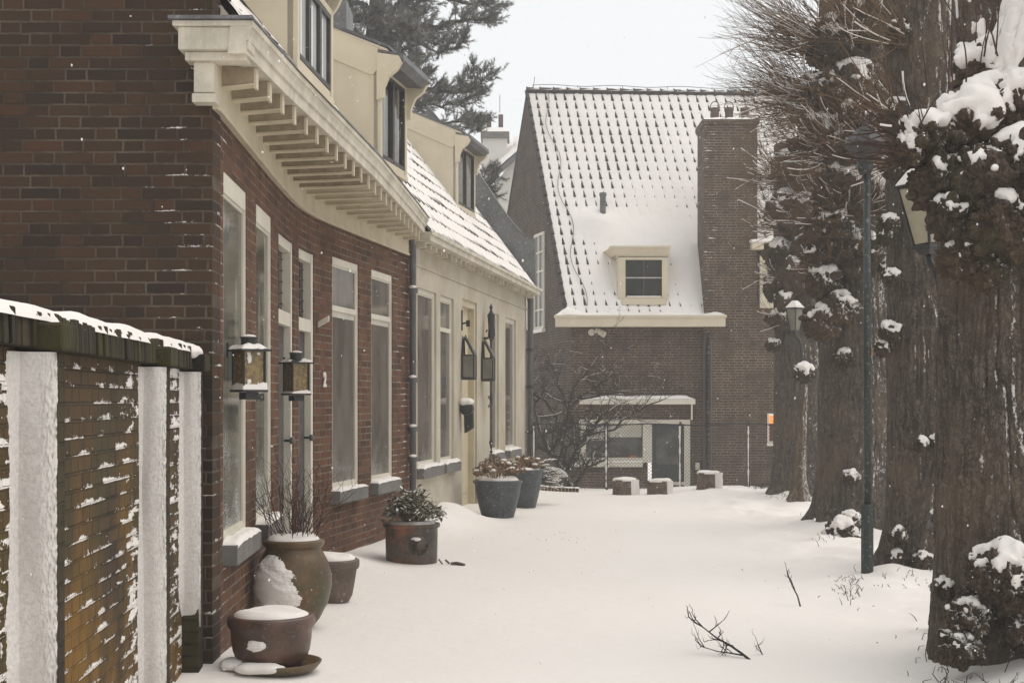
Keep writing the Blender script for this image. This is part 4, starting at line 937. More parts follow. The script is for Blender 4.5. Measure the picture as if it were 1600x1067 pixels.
for d0, d1, pr, zlow in ((5.0, 5.17, .128, -1.7), (7.25, 7.44, .112, -1.7), (8.48, 8.65, .100, -1.35)):
    o = Vector((gwx(d0), d0, -.3)); mb = MB(); mb.obox(o-go*.01, gt*(d1-d0), go*(pr+.01), Vector((0, 0, E+CB-.012+.3))); p_ = mb.build('pilaster', M['brick_pier'], GWL, bevel=.008)
    mb = MB(); mb.obox(o-go*.01-gt*.02+Vector((0, 0, E+CB+.3-.010)), gt*(d1-d0+.04), go*(pr+.05), Vector((0, 0, .10))); mb.build('pilaster_cap', M['coping'], p_, bevel=.012)
    nu, nv = 120, 420; ws = np.linspace(0, 1, nu); zs = E+zlow+(CB-zlow-.015)*np.linspace(0, 1, nv); WW, ZZ = np.meshgrid(ws, zs, indexing='ij'); N1 = fbm(WW*2.4+d0, ZZ*1.6, 2, 2); N2 = fbm(WW*16+d0, ZZ*18, 5, 3); N3 = fbm(WW*60+d0, ZZ*70, 5, 2); vs = []                    # snow packed in the angle between wall and pilaster
    for i in range(nu):
        for j in range(nv):
            w_ = ws[i]; z = zs[j]; nz_ = N1[i, j]; n2 = N2[i, j]; n3 = N3[i, j]
            if w_ < .45:
                k = w_/.45; q = Vector((gwx(d0), d0, 0))-gt*.25*(1-k); n_ = go; h = -.016+.050*(k**2.8)+.03*(nz_-.5)+(.06*(n2-.5)+.045*(n3-.5))*(1-k)**2.2
            else:
                k = (w_-.45)/.55; q = Vector((gwx(d0), d0, 0))+go*(pr+.012)*k; n_ = -gt; h = .034+.03*(nz_-.5)+(.022*(n2-.5)+.022*(n3-.5))*k**5-.040*k**4
            fade = min(1, (z-E-zlow)/.25+.15) if zlow > -1.6 else 1
            p2 = q+n_*(h if h < 0 else h*fade-(.02*(1-fade))); vs.append((p2.x, p2.y, z))
    np_mesh('pilaster_snow', vs, grid_faces(nu, nv), M['snow_thin_shaded'], p_)
v, f = ICO[4]; q = v*np.array([.09, .10, .05])*(1+.4*(fbm(v[:, 0]*2, v[:, 1]*2, v[:, 2]*2, 3)-.5))[:, None]+np.array([gwx(8.55)+.03, 8.50, E+CB+.105]); np_mesh('snow_cap', q, f, M['snow'], GWL)

# ================================================================== wall lanterns of the brick house
def lantern(label, c, s, wall, n_snow):
    t = thing('wall_lantern', label, 'lantern', c, 'amber lanterns on the brick house'); c = Vector(c)
    R = Matrix.Rotation(math.radians(38), 3, 'Z')
    def ring(h, z): return [c+R@Vector((sx*h*s, sy*h*s, z*s)) for sx, sy in ((-1, -1), (1, -1), (1, 1), (-1, 1))]
    mb = MB(); mb.hexa(ring(.115, 0)+ring(.115, .02)); mb.hexa(ring(.06, -.06)+ring(.06, -.002)); mb.build('base_plate', M['black'], t, bevel=.003)
    for k in range(4):
        a, b = ring(.095, .02)[k], ring(.095, .33)[k]; m_ = MB(); m_.tube([a, b], .010*s, 6); m_.build('corner_post', M['black'], t)
        g_ = MB(); q0, q1 = ring(.088, .02)[k], ring(.088, .02)[(k+1) % 4]; g_.obox(q0, q1-q0, (c-q0).normalized()*.004*s, Vector((0, 0, .31*s))); g_.build('glass_panel', M['amber'], t)
    mb = MB(); mb.hexa(ring(.135, .33)+ring(.135, .345)); mb.hexa(ring(.128, .346)+ring(.055, .375)); mb.tube([c+Vector((0, 0, .36*s)), c+Vector((0, 0, .435*s))], .064*s, 18); mb.tube([c+Vector((0, 0, .436*s)), c+Vector((0, 0, .446*s))], .076*s, 18); mb.build('lid', M['black'], t)
    n = 34; vs = []
    for i in range(n):
        for j in range(n):
            a, b = (i/(n-1)-.5)*2, (j/(n-1)-.5)*2; p = c+R@Vector((a*.13*s, b*.13*s, 0)); m = max(abs(a), abs(b)); z = .347+.03*(1-sstep(.45, 1, m))+ (-.022+.062*float(fbm(p.x*14, p.y*14, 2, 3)))*min(1, 4*(1-m))**.5 - (.006 if m == 1 else 0)
            if math.hypot(a, b) < .5: z = .372
            vs.append((p.x, p.y, p.z+z*s))
    np_mesh('lid_snow', vs, grid_faces(n, n), M['snow'], t)
    v, f = ICO[3]; np_mesh('snow_cap', v*np.array([.058, .058, .018])*s*(1+.3*(fbm(v[:, 0]*2, v[:, 1]*2, 1, 2)-.5))[:, None]+np.array(c+Vector((0, 0, .450*s))), f, M['snow'], t)
    vs = []
    for i in range(n):
        for j in range(n):
            a, b = (i/(n-1)-.5)*2, (j/(n-1)-.5)*2; p = c+R@Vector((a*.114*s, b*.114*s, 0)); m = max(abs(a), abs(b)); e = min(1, 6*(1-m))**.5
            vs.append((p.x, p.y, p.z+s*(.018+e*(.01+(.055+.05*n_snow)*float(fbm(p.x*9, p.y*9, 7, 3))*(.6+.8*max(0, (a-b)*.5))))-(.004 if m == 1 else 0)))
    np_mesh('base_snow', vs, grid_faces(n, n), M['snow'], t)
    if n_snow:
        vs = []; q0, q1 = ring(.093, .03)[1], ring(.093, .03)[2]; q0, q1 = ring(.093, .03)[0], ring(.093, .03)[1]; nn = ((q0+q1)/2-c); nn.z = 0; nn.normalize(); n1, n2 = 24, 50
        for i in range(n1):
            for j in range(n2):
                a, b = i/(n1-1), j/(n2-1); p = q0.lerp(q1, a)+Vector((0, 0, .29*s*b)); h = -.006+.035*(float(fbm(a*4, b*5, 3, 4))-.42)-.012*abs(a-.55); p += nn*h; vs.append(p[:])
        np_mesh('pane_snow', vs, grid_faces(n1, n2), M['snow'], t)
    w = Vector(wall); mb = MB(); top = c+Vector((0, 0, .34*s)); w2 = Vector((w.x, w.y, top.z)); mb.tube([top+(w2-top)*.25, w2], .009, 6); mb.obox(w2+Vector((-.004, -.03, -.05)), (.012, 0, 0), (0, .06, 0), (0, 0, .1)); mb.build('bracket_arm', M['black'], t)
    return t
c1 = P(389, 612, 9.25); lantern('amber glass wall lantern with snow stuck to one pane, beside the tall corner window', c1, .80, (FA.x(9.28)+.003, 9.28, 0), 1)
c2 = P(463, 617, 12.25); lantern('amber glass wall lantern hung between the two doors of the brick house', c2, .82, (FA.x(12.3)+.003, 12.3, 0), 0)

# house number
fc = bpy.data.curves.new('house_number', 'FONT'); fc.body = '2'; fc.size = .20; fc.extrude = .006; fc.offset = .006; fc.align_x = 'CENTER'
to = bpy.data.objects.new('tmp', fc); col.objects.link(to); dg = bpy.context.evaluated_depsgraph_get(); me = bpy.data.meshes.new_from_object(to.evaluated_get(dg)); bpy.data.objects.remove(to)
sq = FA.sd(14.2); p0 = FA.at(sq, .02, .14); tx = (FA.at(sq+.05)-FA.at(sq-.05)).normalized(); ny = Vector((tx.y, -tx.x, 0))
me.transform(Matrix(((tx.x, 0, ny.x, p0.x), (tx.y, 0, ny.y, p0.y), (0, 1, 0, p0.z), (0, 0, 0, 1))))
hn = link('house_number', me, M['mark'], None); tag(hn, 'white numeral on the brick beside the second door', 'house number')

# ================================================================== cottage ironwork
def wedge_lantern(label, d):
    s0 = FC.sd(d); q = FC.at(s0, .0, .33); t = thing('wedge_lantern', label, 'lantern', q, 'iron lanterns beside the cottage door')
    def pt(u, o, z): return FC.at(s0+u, o, z)
    W_, O_, zb, ze, za = .085, .19, .33, .66, .93
    bars = [((-W_, O_, zb), (-W_, O_, ze)), ((W_, O_, zb), (W_, O_, ze)), ((-W_, .02, zb), (-W_, .02, ze)), ((W_, .02, zb), (W_, .02, ze)), ((-W_, O_, ze), (W_, O_, ze)), ((-W_, O_, zb), (W_, O_, zb)),
            ((-W_, .02, zb), (-W_, O_, zb)), ((W_, .02, zb), (W_, O_, zb)), ((-W_, .02, ze), (-W_, O_, ze)), ((W_, .02, ze), (W_, O_, ze)), ((-W_, O_, ze), (0, .03, za)), ((W_, O_, ze), (0, .03, za)), ((-W_, .02, ze), (0, .03, za)), ((W_, .02, ze), (0, .03, za))]
    mb = MB()
    for a, b in bars: mb.tube([pt(*a), pt(*b)], .011, 5)
    mb.prism([pt(-W_, .01, zb-.01), pt(W_, .01, zb-.01), pt(W_, O_+.005, zb-.01), pt(-W_, O_+.005, zb-.01)], (0, 0, -.02)); mb.build('frame', M['black'], t)
    mb = MB(); mb.prism([pt(-W_, .004, zb), pt(W_, .004, zb), pt(W_, .004, ze), pt(0, .004, za+.02), pt(-W_, .004, ze)], (pt(0, .012, 0)-pt(0, .004, 0))); mb.build('back_plate', M['black'], t)
    gl = MB(); gl.obox(pt(-W_+.01, O_-.004, zb+.01), pt(W_-.01, O_-.004, 0)-pt(-W_+.01, O_-.004, 0), pt(0, O_-.007, 0)-pt(0, O_-.004, 0), (0, 0, ze-zb-.02))
    for u in (-W_+.002, W_-.005): gl.obox(pt(u, .03, zb+.01), pt(u, O_-.01, 0)-pt(u, .03, 0), pt(u+.003, .03, 0)-pt(u, .03, 0), (0, 0, ze-zb-.02))
    gl.build('glass_panel', M['lamp_glass_dim'], t)
    b_ = MB(); o_ = pt(0, .1, zb+.0); b_.lathe([(.022, .0), (.022, .08), (.012, .085), (.03, .12), (.034, .16), (.02, .2), (.002, .21)], o_, 12); b_.build('bulb', M['lamp_glass'], t, smooth=True)
    sn = MB(); sn.prism([pt(-W_-.004, O_+.004, ze+.012), pt(W_+.004, O_+.004, ze+.012), pt(.01, .04, za+.014), pt(-.01, .04, za+.014)], (pt(0, .01, .02)-pt(0, 0, 0))); sn.build('roof_plate', M['lead'], t)
wedge_lantern('iron lantern with sloping glass roof before the cottage door, nearer the drainpipe side', 20.86)
wedge_lantern('iron lantern with sloping glass roof behind the hanging iron rod', 22.4)
# letterbox: drum over a tapered body, on the pier before the door
s0 = FC.sd(20.72); t = thing('letterbox', 'dark drum-shaped letterbox capped with snow beside the cottage door', 'letterbox', FC.at(s0, .08, -.2))
mb = MB(); c = FC.at(s0, .10, -.12); nn = (FC.at(s0, 1, 0)-FC.at(s0, 0, 0)); tt = (FC.at(s0+1)-FC.at(s0)).normalized()
mb.tube([c-tt*.07-nn*.0, c-tt*.06, c+tt*.06, c+tt*.07], [.085, .098, .098, .085], 20); mb.tube([c-tt*.072, c-tt*.085], [.07, .06], 20); mb.build('drum', M['black'], t, smooth=False)
mb = MB(); mb.prism([c+nn*a+Vector((0, 0, b)) for a, b in ((-.05, -.08), (.085, -.05), (.09, -.28), (.02, -.33), (-.04, -.36))], tt*.1); mb.build('body', M['black'], t, bevel=.01)
v, f = ICO[4]; np_mesh('snow_cap', v*np.array([.11, .12, .06])*(1+.5*(fbm(v[:, 0]*2, v[:, 1]*2, 3, 3)-.5))[:, None]+np.array(c+Vector((-.01, -.02, .10))), f, M['snow'], t)
# small lamp bracket above, and the long iron bell rod
s0 = FC.sd(20.8); t = thing('wall_hook', 'small iron hook with a plate high on the plaster before the cottage door', 'hook', FC.at(s0, 0, 1.2))
mb = MB(); a = FC.at(s0, .01, 1.02); mb.tube([a, a+Vector((0, 0, .3))], .012, 6); mb.tube([a+Vector((0, 0, .1)), FC.at(s0, .1, 1.14)], .014, 6); mb.obox(FC.at(s0, .07, 1.08), tt*.05, nn*.05, (0, 0, .09)); mb.build('hook_arm', M['black'], t)
s0 = FC.sd(22.55); t = thing('bell_pull', 'long wrought iron bell pull with crown top and arrow tip', 'bell pull', FC.at(s0, .12, 0))
mb = MB(); mb.tube([FC.at(s0, .12, .95), FC.at(s0, .12, -.55)], .010, 6); mb.build('rod', M['black'], t)
mb = MB(); mb.lathe([(.012, 0), (.03, .03), (.055, .1), (.05, .3), (.058, .42), (.03, .46), (.014, .5), (.025, .54), (.006, .60)], FC.at(s0, .12, .93), 12, wob=lambda w, z: 1+.22*math.sin(3*w+z*22)); mb.build('crown_top', M['black'], t, smooth=True)
mb = MB(); mb.tube([FC.at(s0, .0, .98), FC.at(s0-.04, .02, .98), FC.at(s0-.2, .1, .98)], .02, 8); mb.tube([FC.at(s0-.2, .1, .98), FC.at(s0, .12, .98)], .013, 6); mb.tube([FC.at(s0-.05, .05, 1.08), FC.at(s0-.24, .1, 1.10)], .012, 6); mb.build('bracket_arm', M['black'], t)
for z_ in (.55, -.02):
    mb = MB()
    for sg in (-1, 1): mb.tube([FC.at(s0-.01-.12*k/10*(1.0), .10, z_+sg*(.02+.06*math.sin(k/10*math.pi*1.1)*(k/10)**.5+.05*k/10)) for k in range(11)]+[FC.at(s0-.15+.02*math.sin(a), .10, z_+sg*(.07+.02*math.cos(a))) for a in (0, 1, 2, 3)], .006, 5)
    mb.build('scroll', M['black'], t)
mb = MB(); mb.lathe([(.004, 0), (.03, .06), (.012, .065), (.012, .12), (.035, .19), (.012, .28), (.012, .34)], FC.at(s0, .12, -.86), 10); mb.tube([FC.at(s0, .12, -.05), FC.at(s0, .12, .12)], .022, 8); mb.build('arrow_tip', M['black'], t)

# ================================================================== pots and their plants
def snow_disc(name, c, r, h, parent, seed=0., squash=1.0, tilt=0.0):
    n1, n2 = 40, 18; vs = []
    for i in range(n1):
        for j in range(n2):
            w_ = 2*math.pi*i/n1; q = j/(n2-1)*.999+.001; x, y = c[0]+r*q*math.cos(w_), c[1]+r*q*math.sin(w_)*squash; e = min(1, 4.5*(1-q)+.0)**.5
            vs.append((x, y, c[2]+e*h*(.35+.9*float(fbm(x*5+seed, y*5, 2, 3)))+tilt*q*math.cos(w_)-(.014 if j == n2-1 else 0)))
    return np_mesh(name, vs, grid_faces(n1, n2, True)[:, ::-1], M['snow'], parent)
def pot(name, label, x, y, prof, mat, group=None, snow=(.95, .05), sink=.03, squash=1.0, extra=None, fill=.05):
    z = gz(x, y)-sink; t = thing(name, label, 'pot', (x, y, z), group)
    mb = MB(); rt, ht = prof[-1]; inner = [(rt-.025, ht), (rt-.03, ht-.08), (.01, ht-.085)]
    mb.lathe(prof+inner, (x, y, z), 56, wob=lambda w, q: 1+.008*math.sin(2*w+q*4)); b = mb.build('body', mat, t, smooth=True)
    m = b.modifiers.new('edge', 'EDGE_SPLIT'); m.split_angle = math.radians(50)
    snow_disc('snow_cap', (x, y, z+ht-fill), rt-.012, snow[1]+fill, t, x*7)
    return t, z
# front pot on its saucer
x, y = -1.475, 8.62; z = gz(x, y)
t, pz_ = pot('round_pot', 'brown glazed bowl pot brimful of snow on a saucer, at the wall corner', x, y+.1, [(.185, .0), (.212, .025), (.232, .08), (.243, .15), (.246, .215), (.262, .228), (.267, .25), (.264, .285), (.25, .295)], M['terracotta'], None, (.95, .04), -.035, fill=.02)
mb = MB(); mb.lathe([(.22, 0), (.25, .02), (.275, .05), (.28, .062), (.265, .065), (.25, .035), (.01, .03)], (x+.03, y+.08, z-.01), 48); sa = mb.build('saucer', M['jar'], t, smooth=True)
v, f = ICO[4]
np_mesh('saucer_snow', v*np.array([.15, .07, .035])*(1+.5*(fbm(v[:, 0]*2, v[:, 1]*2, 3, 3)-.5))[:, None]+np.array([x-.03, y-.15, z+.045]), f, M['snow'], t)
np_mesh('saucer_snow', v*np.array([.08, .10, .035])*(1+.5*(fbm(v[:, 0]*2, v[:, 1]*2, 6, 3)-.5))[:, None]+np.array([x-.21, y-.02, z+.05]), f, M['snow'], t)
np_mesh('snow_patch', v*np.array([.055, .02, .035])*(1+.7*(fbm(v[:, 0]*2, v[:, 1]*2, v[:, 2]*3, 3)-.5))[:, None]+np.array([x-.05, y+.1-.236, pz_+.14]), f, M['snow'], t)
# tall jar with bare shrub
x, y = -1.60, 10.42
jp = [(.12, 0), (.135, .02), (.19, .10), (.25, .24), (.278, .38), (.275, .47), (.25, .58), (.222, .645), (.205, .68), (.20, .70), (.214, .72), (.224, .735), (.224, .76), (.21, .772)]
jp = [(a_, b_*.86) for a_, b_ in jp]
t, jz = pot('tall_jar', 'big bellied olive jar plastered with a patch of snow', x, y, jp, M['jar'], None, (.95, .04), gz(x, y)+.01, fill=.02)
n1, n2 = 110, 110; vs = []
for i in range(n1):
    for j in range(n2):
        a, b = i/(n1-1), j/(n2-1); w_ = math.radians(193+118*a); zz_ = (.20+.46*b)*.86; r_ = np.interp(zz_, [q[1] for q in jp], [q[0] for q in jp])
        cx = ((a-.36)/.50); cy = ((b-.46-.12*(a-.5))/.58); h = .036*(1-cx*cx*(1+1.1*b)-cy*cy)+.045*(float(fbm(a*6, b*6, 2, 4))-.5); h = max(-.02, min(h, .028))+.012*(float(fbm(a*46, b*46, 6, 2))-.5)*(1-min(1, max(0, h/.03)))
        vs.append((x+(r_+h)*math.cos(w_), y+(r_+h)*math.sin(w_), jz+zz_))
np_mesh('snow_patch', vs, grid_faces(n1, n2), M['snow'], t)
def bush(name, label, cat, c, n, rmax, h, mat, seed, spread=.35, base=.08, twigs=3, rad=.0045, snowy=.0, group=None):
    rr = random.Random(seed); t = thing(name, label, cat, c, group); mb = MB(); ms = MB()
    for i in range(n):
        w_ = rr.uniform(0, 6.28); b = Vector((math.cos(w_)*base*rr.random(), math.sin(w_)*base*rr.random(), 0)); L = h*rr.uniform(.5, 1); d = Vector((math.cos(w_)*spread*rr.uniform(.2, 1), math.sin(w_)*spread*rr.uniform(.2, 1), 1)); p = Vector(c)+b; pts = [p.copy()]
        for k in range(7):
            d += Vector((rr.gauss(0, .16), rr.gauss(0, .16), rr.gauss(.02, .08))); d.normalize(); p = p+d*L/7; pts.append(p.copy())
        mb.tube(pts, [rad*(1-.75*k/7) for k in range(8)], 4)
        for _ in range(twigs):
            k = rr.randint(2, 6); q = pts[k].copy(); e = Vector((rr.gauss(0, .6), rr.gauss(0, .6), rr.uniform(.3, 1))).normalized(); tp = [q.copy()]
            for _2 in range(4): e = (e+Vector((rr.gauss(0, .2), rr.gauss(0, .2), .08))).normalized(); q = q+e*L*.09; tp.append(q.copy())
            mb.tube(tp, [rad*.5, rad*.45, rad*.4, rad*.3, rad*.2], 3)
        if rr.random() < snowy: ms.tube([q+Vector((0, 0, rad)) for q in pts[2:6]], rad*1.3, 4)
    mb.build('stems', mat, t)
    if ms.v: ms.build('stem_snow', M['snow'], t)
    return t
bush('bare_shrub', 'bare red-brown twigs standing in the olive jar', 'plant', (x, y, jz+.64), 62, .3, .74, M['twig_red'], 3, .95, .15, rad=.0034)
# small pot behind
pot('round_pot', 'grey-brown clay pot on the snow just behind the olive jar', -1.475, 11.66, [(.14, 0), (.165, .05), (.185, .16), (.20, .26), (.215, .27), (.222, .29), (.222, .335), (.21, .345)], M['clay_grey'], None, (.95, .05), .0, fill=.02)
# D-shaped planter with a boss on its face
x, y = -1.045, 14.80; z = gz(x, y)-.03
t = thing('round_planter', 'red-brown clay planter with a round boss and snow-dusted evergreen', 'pot', (x, y, z))
t['label'] = 'red-brown clay planter with a round moulded boss on its side'
mb = MB(); mb.lathe([(.262, 0), (.266, .02), (.27, .2), (.272, .37), (.272, .385), (.292, .39), (.298, .41), (.292, .43), (.275, .432), (.255, .43), (.25, .36), (.01, .355)], (x, y, z), 60); b = mb.build('body', M['terracotta_red'], t, smooth=True); m = b.modifiers.new('edge', 'EDGE_SPLIT'); m.split_angle = math.radians(45)
bc = Vector((x+.09, y-.255, z+.22)); mb = MB(); dirb = Vector((.33, -.94, 0))
mb.tube([bc, bc+dirb*.03, bc+dirb*.034, bc+dirb*.028, bc+dirb*.03, bc+dirb*.05, bc+dirb*.055], [.10, .097, .085, .07, .05, .038, .012], 24); bo = mb.build('boss', M['terracotta_red'], t, smooth=True)
np_mesh('boss_snow', v*np.array([.05, .025, .022])+np.array(bc+dirb*.03+Vector((-.035, 0, .068))), f, M['snow'], t)
snow_disc('snow_cap', (x, y, z+.40), .27, .06, t)
def leafy(name, label, c, n, r, h, seed):
    rr = random.Random(seed); t = thing(name, label, 'plant', c); st = MB(); lv = MB(); sn = MB()
    for i in range(n):
        w_ = rr.uniform(0, 6.28); q = r*math.sqrt(rr.random()); top = Vector(c)+Vector((q*math.cos(w_), q*math.sin(w_), h*(1-.65*(q/r)**2)*rr.uniform(.55, 1.0))); st.tube([Vector(c)+Vector((q*.3*math.cos(w_), q*.3*math.sin(w_), 0)), top*.6+Vector(c)*.4+Vector((0, 0, .03)), top], .005, 4)
        for k in range(rr.randint(6, 9)):
            a = w_+k*6.28/7+rr.gauss(0, .3); el = rr.uniform(-.5, .75); L = rr.uniform(.055, .10); d = Vector((math.cos(a)*math.cos(el), math.sin(a)*math.cos(el), math.sin(el))); sd_ = d.cross(Vector((0, 0, 1))).normalized()*L*.19; up = sd_.cross(d).normalized(); p0 = top-Vector((0, 0, rr.uniform(0, .05)))
            p1, p2, p3 = p0+d*L*.4-up*.004, p0+d*L*.75-up*.006, p0+d*L-Vector((0, 0, L*.22))
            lv.face([p0, p1+sd_, p1]); lv.face([p0, p1, p1-sd_]); lv.face([p1, p1+sd_, p2+sd_*.8, p2]); lv.face([p1-sd_, p1, p2, p2-sd_*.8]); lv.face([p2, p2+sd_*.8, p3]); lv.face([p2-sd_*.8, p2, p3])
            if rr.random() < .5 and el < .6:
                u_ = Vector((0, 0, .006)); sn.face([p0+u_, p1+sd_*.7+u_, p2+sd_*.5+u_, p2-sd_*.5+u_, p1-sd_*.7+u_])
    st.build('stems', M['twig'], t); lv.build('foliage', M['leaf'], t); sn.build('leaf_snow', M['snow'], t)
leafy('evergreen_shrub', 'leathery evergreen shrub with snow on its leaves, in the planter', (x, y, z+.42), 95, .33, .40, 5)
# chips of bark and a broken branch by the planter
mb = MB(); q = Vector((x+.42, y-.2, gz(x+.42, y-.2)+.012)); mb.tube([q, q+Vector((.06, -.03, .006)), q+Vector((.14, -.09, .0))], [.016, .02, .015], 8); mb.tube([q+Vector((-.02, .03, .0)), q+Vector((-.06, .07, .03))], .010, 6); mb.tube([q+Vector((-.09, .0, .0)), q+Vector((-.13, .05, .04))], .008, 6)
tag(mb.build('broken_branch', M['wood'], None), 'short broken piece of branch on the snow beside the planter', 'branch')
# two blue pots by the cottage door
x, y = -.205, 20.55
BP = [(.20, 0), (.215, .02), (.265, .2), (.312, .40), (.33, .52), (.335, .555), (.352, .565), (.36, .585), (.358, .60), (.335, .61)]
t, z = pot('glazed_pot', 'big blue-grey glazed pot full of dry brown flower heads, before the cottage', x, y, BP, M['blue_pot'], None, (.95, .05), .07)
t['label'] = 'big blue-grey glazed pot with a snowy rim, standing clear before the cottage'
x2, y2 = .16, 22.1
BP2 = [(r*.93, h*1.05) for r, h in BP]
t2, z2 = pot('glazed_pot', 'blue-grey glazed pot half hidden behind the bigger one at the cottage end', x2, y2, BP2, M['blue_pot'], None, (.95, .05), .05)
def hydrangea(label, c, n, r, h, seed, lean=0.):
    rr = random.Random(seed); t = thing('hydrangea', label, 'plant', c, None); st = MB(); pe = MB(); sn = MB()
    for i in range(n):
        w_ = rr.uniform(0, 6.28); q = r*math.sqrt(rr.random()); top = Vector(c)+Vector((q*math.cos(w_)+lean, q*math.sin(w_), h*rr.uniform(.45, 1)*(1-.35*(q/r)**2))); st.tube([Vector(c)+Vector((q*.35*math.cos(w_), q*.35*math.sin(w_), 0)), (top+Vector(c))/2+Vector((0, 0, .03)), top], .004, 4)
        R_ = rr.uniform(.035, .062)
        for k in range(34):
            d = Vector((rr.gauss(0, 1), rr.gauss(0, 1), rr.gauss(.15, .7))).normalized(); o = top+Vector((d.x*R_, d.y*R_, d.z*R_*.75)); a = d.cross(Vector((rr.random(), rr.random(), 1))).normalized()*.016; b = d.cross(a).normalized()*.016+d*rr.gauss(0, .006)
            pe.face([o+a, o+b, o-a, o-b])
        if rr.random() < .3:
            vv, ff = ICO[2]; b0 = len(sn.v); pp_ = vv*np.array([R_*.8, R_*.8, R_*.4])+np.array(top+Vector((0, 0, R_*.6)))
            sn.v += [tuple(e) for e in pp_]
            for e in ff: sn.fi([b0+int(g_) for g_ in e])
    st.build('stems', M['twig'], t); pe.build('flower_heads', M['petal'], t); sn.build('flower_snow', M['snow'], t, smooth=True)
hydrangea('dry brown hydrangea heads in the big blue-grey pot', (x, y, z+.58), 42, .36, .34, 8)
hydrangea('dry brown hydrangea heads in the half hidden blue-grey pot', (x2, y2, z2+.60), 26, .27, .24, 9)
# snow-laden evergreen sprays leaning out behind it
t = thing('conifer_shrub', 'low conifer sprays bowed under snow behind the half hidden pot', 'plant', (.45, 22.9, gz(.45, 22.9))); mb, ms = MB(), MB(); rr = random.Random(12)
for i in range(38):
    o = Vector((.33+rr.uniform(-.08, .08), 22.9+rr.uniform(-.1, .1), gz(.4, 22.9)+.35+rr.uniform(0, .3))); d = Vector((rr.uniform(.1, 1), rr.uniform(-.5, .4), rr.uniform(-.15, .5))).normalized(); L = rr.uniform(.2, .42); pts = [o+d*L*k/5-Vector((0, 0, .10*(k/5)**2)) for k in range(6)]; mb.tube(pts, .004, 4)
    for k in range(1, 6):
        for s_ in (-1, 1):
            e = d.cross(Vector((0, 0, 1))).normalized()*s_; mb.tube([pts[k], pts[k]+e*.06+d*.05, pts[k]+e*.08+d*.1-Vector((0, 0, .02))], [.006, .005, .002], 3)
            if rr.random() < .4: ms.tube([pts[k]+Vector((0, 0, .008)), pts[k]+e*.06+d*.05+Vector((0, 0, .008)), pts[k]+e*.08+d*.09-Vector((0, 0, .012))], [.009, .009, .004], 4)
mb.tube([(.33, 22.9, gz(.33, 22.9)-.05), (.34, 22.9, gz(.33, 22.9)+.6)], .02, 6)
mb.build('foliage', M['needle'], t); ms.build('branch_snow', M['snow'], t)

# ================================================================== pollarded limes
def trunk_mesh(path, rad, seed, na, nz, flare=.35, amp=.02, lump=.05, foot=.10):
    """path: list of (x, y, z); rad: list of radii; furrowed bark as real relief"""
    path = np.array(path, float); cs = np.concatenate([[0], np.cumsum(np.linalg.norm(np.diff(path, axis=0), axis=1))]); s = np.linspace(0, cs[-1], nz)
    c = np.stack([np.interp(s, cs, path[:, k]) for k in range(3)], -1); r = np.interp(s, cs, rad); th = np.linspace(0, 2*np.pi, na, endpoint=False)
    T, S = np.meshgrid(th, s, indexing='ij'); R = r[None, :]*np.ones_like(T)
    z = S
    R = R*(1+flare*np.exp(-z/.22)*(.7+.5*np.sin(T*5+seed))+foot*np.exp(-z/.9))
    cx, sx = np.cos(T), np.sin(T)
    R = R*(1+lump*(fbm(cx*1.3+seed, sx*1.3, z*.8, 3)-.5)*2)
    k = r.mean()
    b = np.abs(vnoise(cx*k*17+seed+.35*vnoise(cx*6, sx*6, z*5), sx*k*17, z*1.7+3*vnoise(cx*k*5, sx*k*5, z*2))-.5)*2
    b2 = fbm(cx*k*44, sx*k*44, z*13+seed, 3)
    R = R + amp*(np.minimum(b*2.2, 1)-.6) + amp*.6*(b2-.5)
    v = np.stack([c[None, :, 0]+R*cx, c[None, :, 1]+R*sx, c[None, :, 2]*np.ones_like(T)], -1)
    return v.reshape(-1, 3), grid_faces(na, nz, True)
def burl(tree, c, r, sub, seed, mat, snow=.05, extra=0., lo=.25):
    v, f = ICO[sub]; c = np.array(c[:])
    n = .34*(fbm(v[:, 0]*1.6+seed, v[:, 1]*1.6, v[:, 2]*1.6, 2)-.5)*2 + .26*(np.abs(fbm(v[:, 0]*3.0+seed, v[:, 1]*3.0+4, v[:, 2]*3.0, 3)-.5)*5-.5) + .16*(fbm(v[:, 0]*8, v[:, 1]*8+seed, v[:, 2]*8, 3)-.5)*2
    q = c+v*(r*(1+n))[:, None]*np.array([1, 1, .92]); b = np_mesh('burl', q, f, mat, tree)
    if snow:
        g_ = 2.2/r; p_ = c+v*r; e = v@np.array([.12, -.28, .95])+1.15*(fbm(p_[:, 0]*g_*1.3, p_[:, 1]*g_*1.3, p_[:, 2]*g_*1.3, 4)-.5)*2+extra*.8-.12
        n_low = .34*(fbm(v[:, 0]*1.6+seed, v[:, 1]*1.6, v[:, 2]*1.6, 2)-.5)*2
        th = sstep(.40, 1.0, e); h = r*(n_low+.02)+min(snow*.75, r*.28)*th+.03*(fbm(p_[:, 0]*20, p_[:, 1]*20, p_[:, 2]*20, 2)-.5)-.35*r*(1-sstep(.3, .42, e))
        keep = (e > .3)[f].any(1); f2 = f[keep]
        if len(f2):
            used = np.unique(f2); mp = -np.ones(len(v), np.int64); mp[used] = np.arange(len(used)); q2 = c+v*(r+h)[:, None]; np_mesh('snow_cap', q2[used], mp[f2], M['snow'], b)
    return b
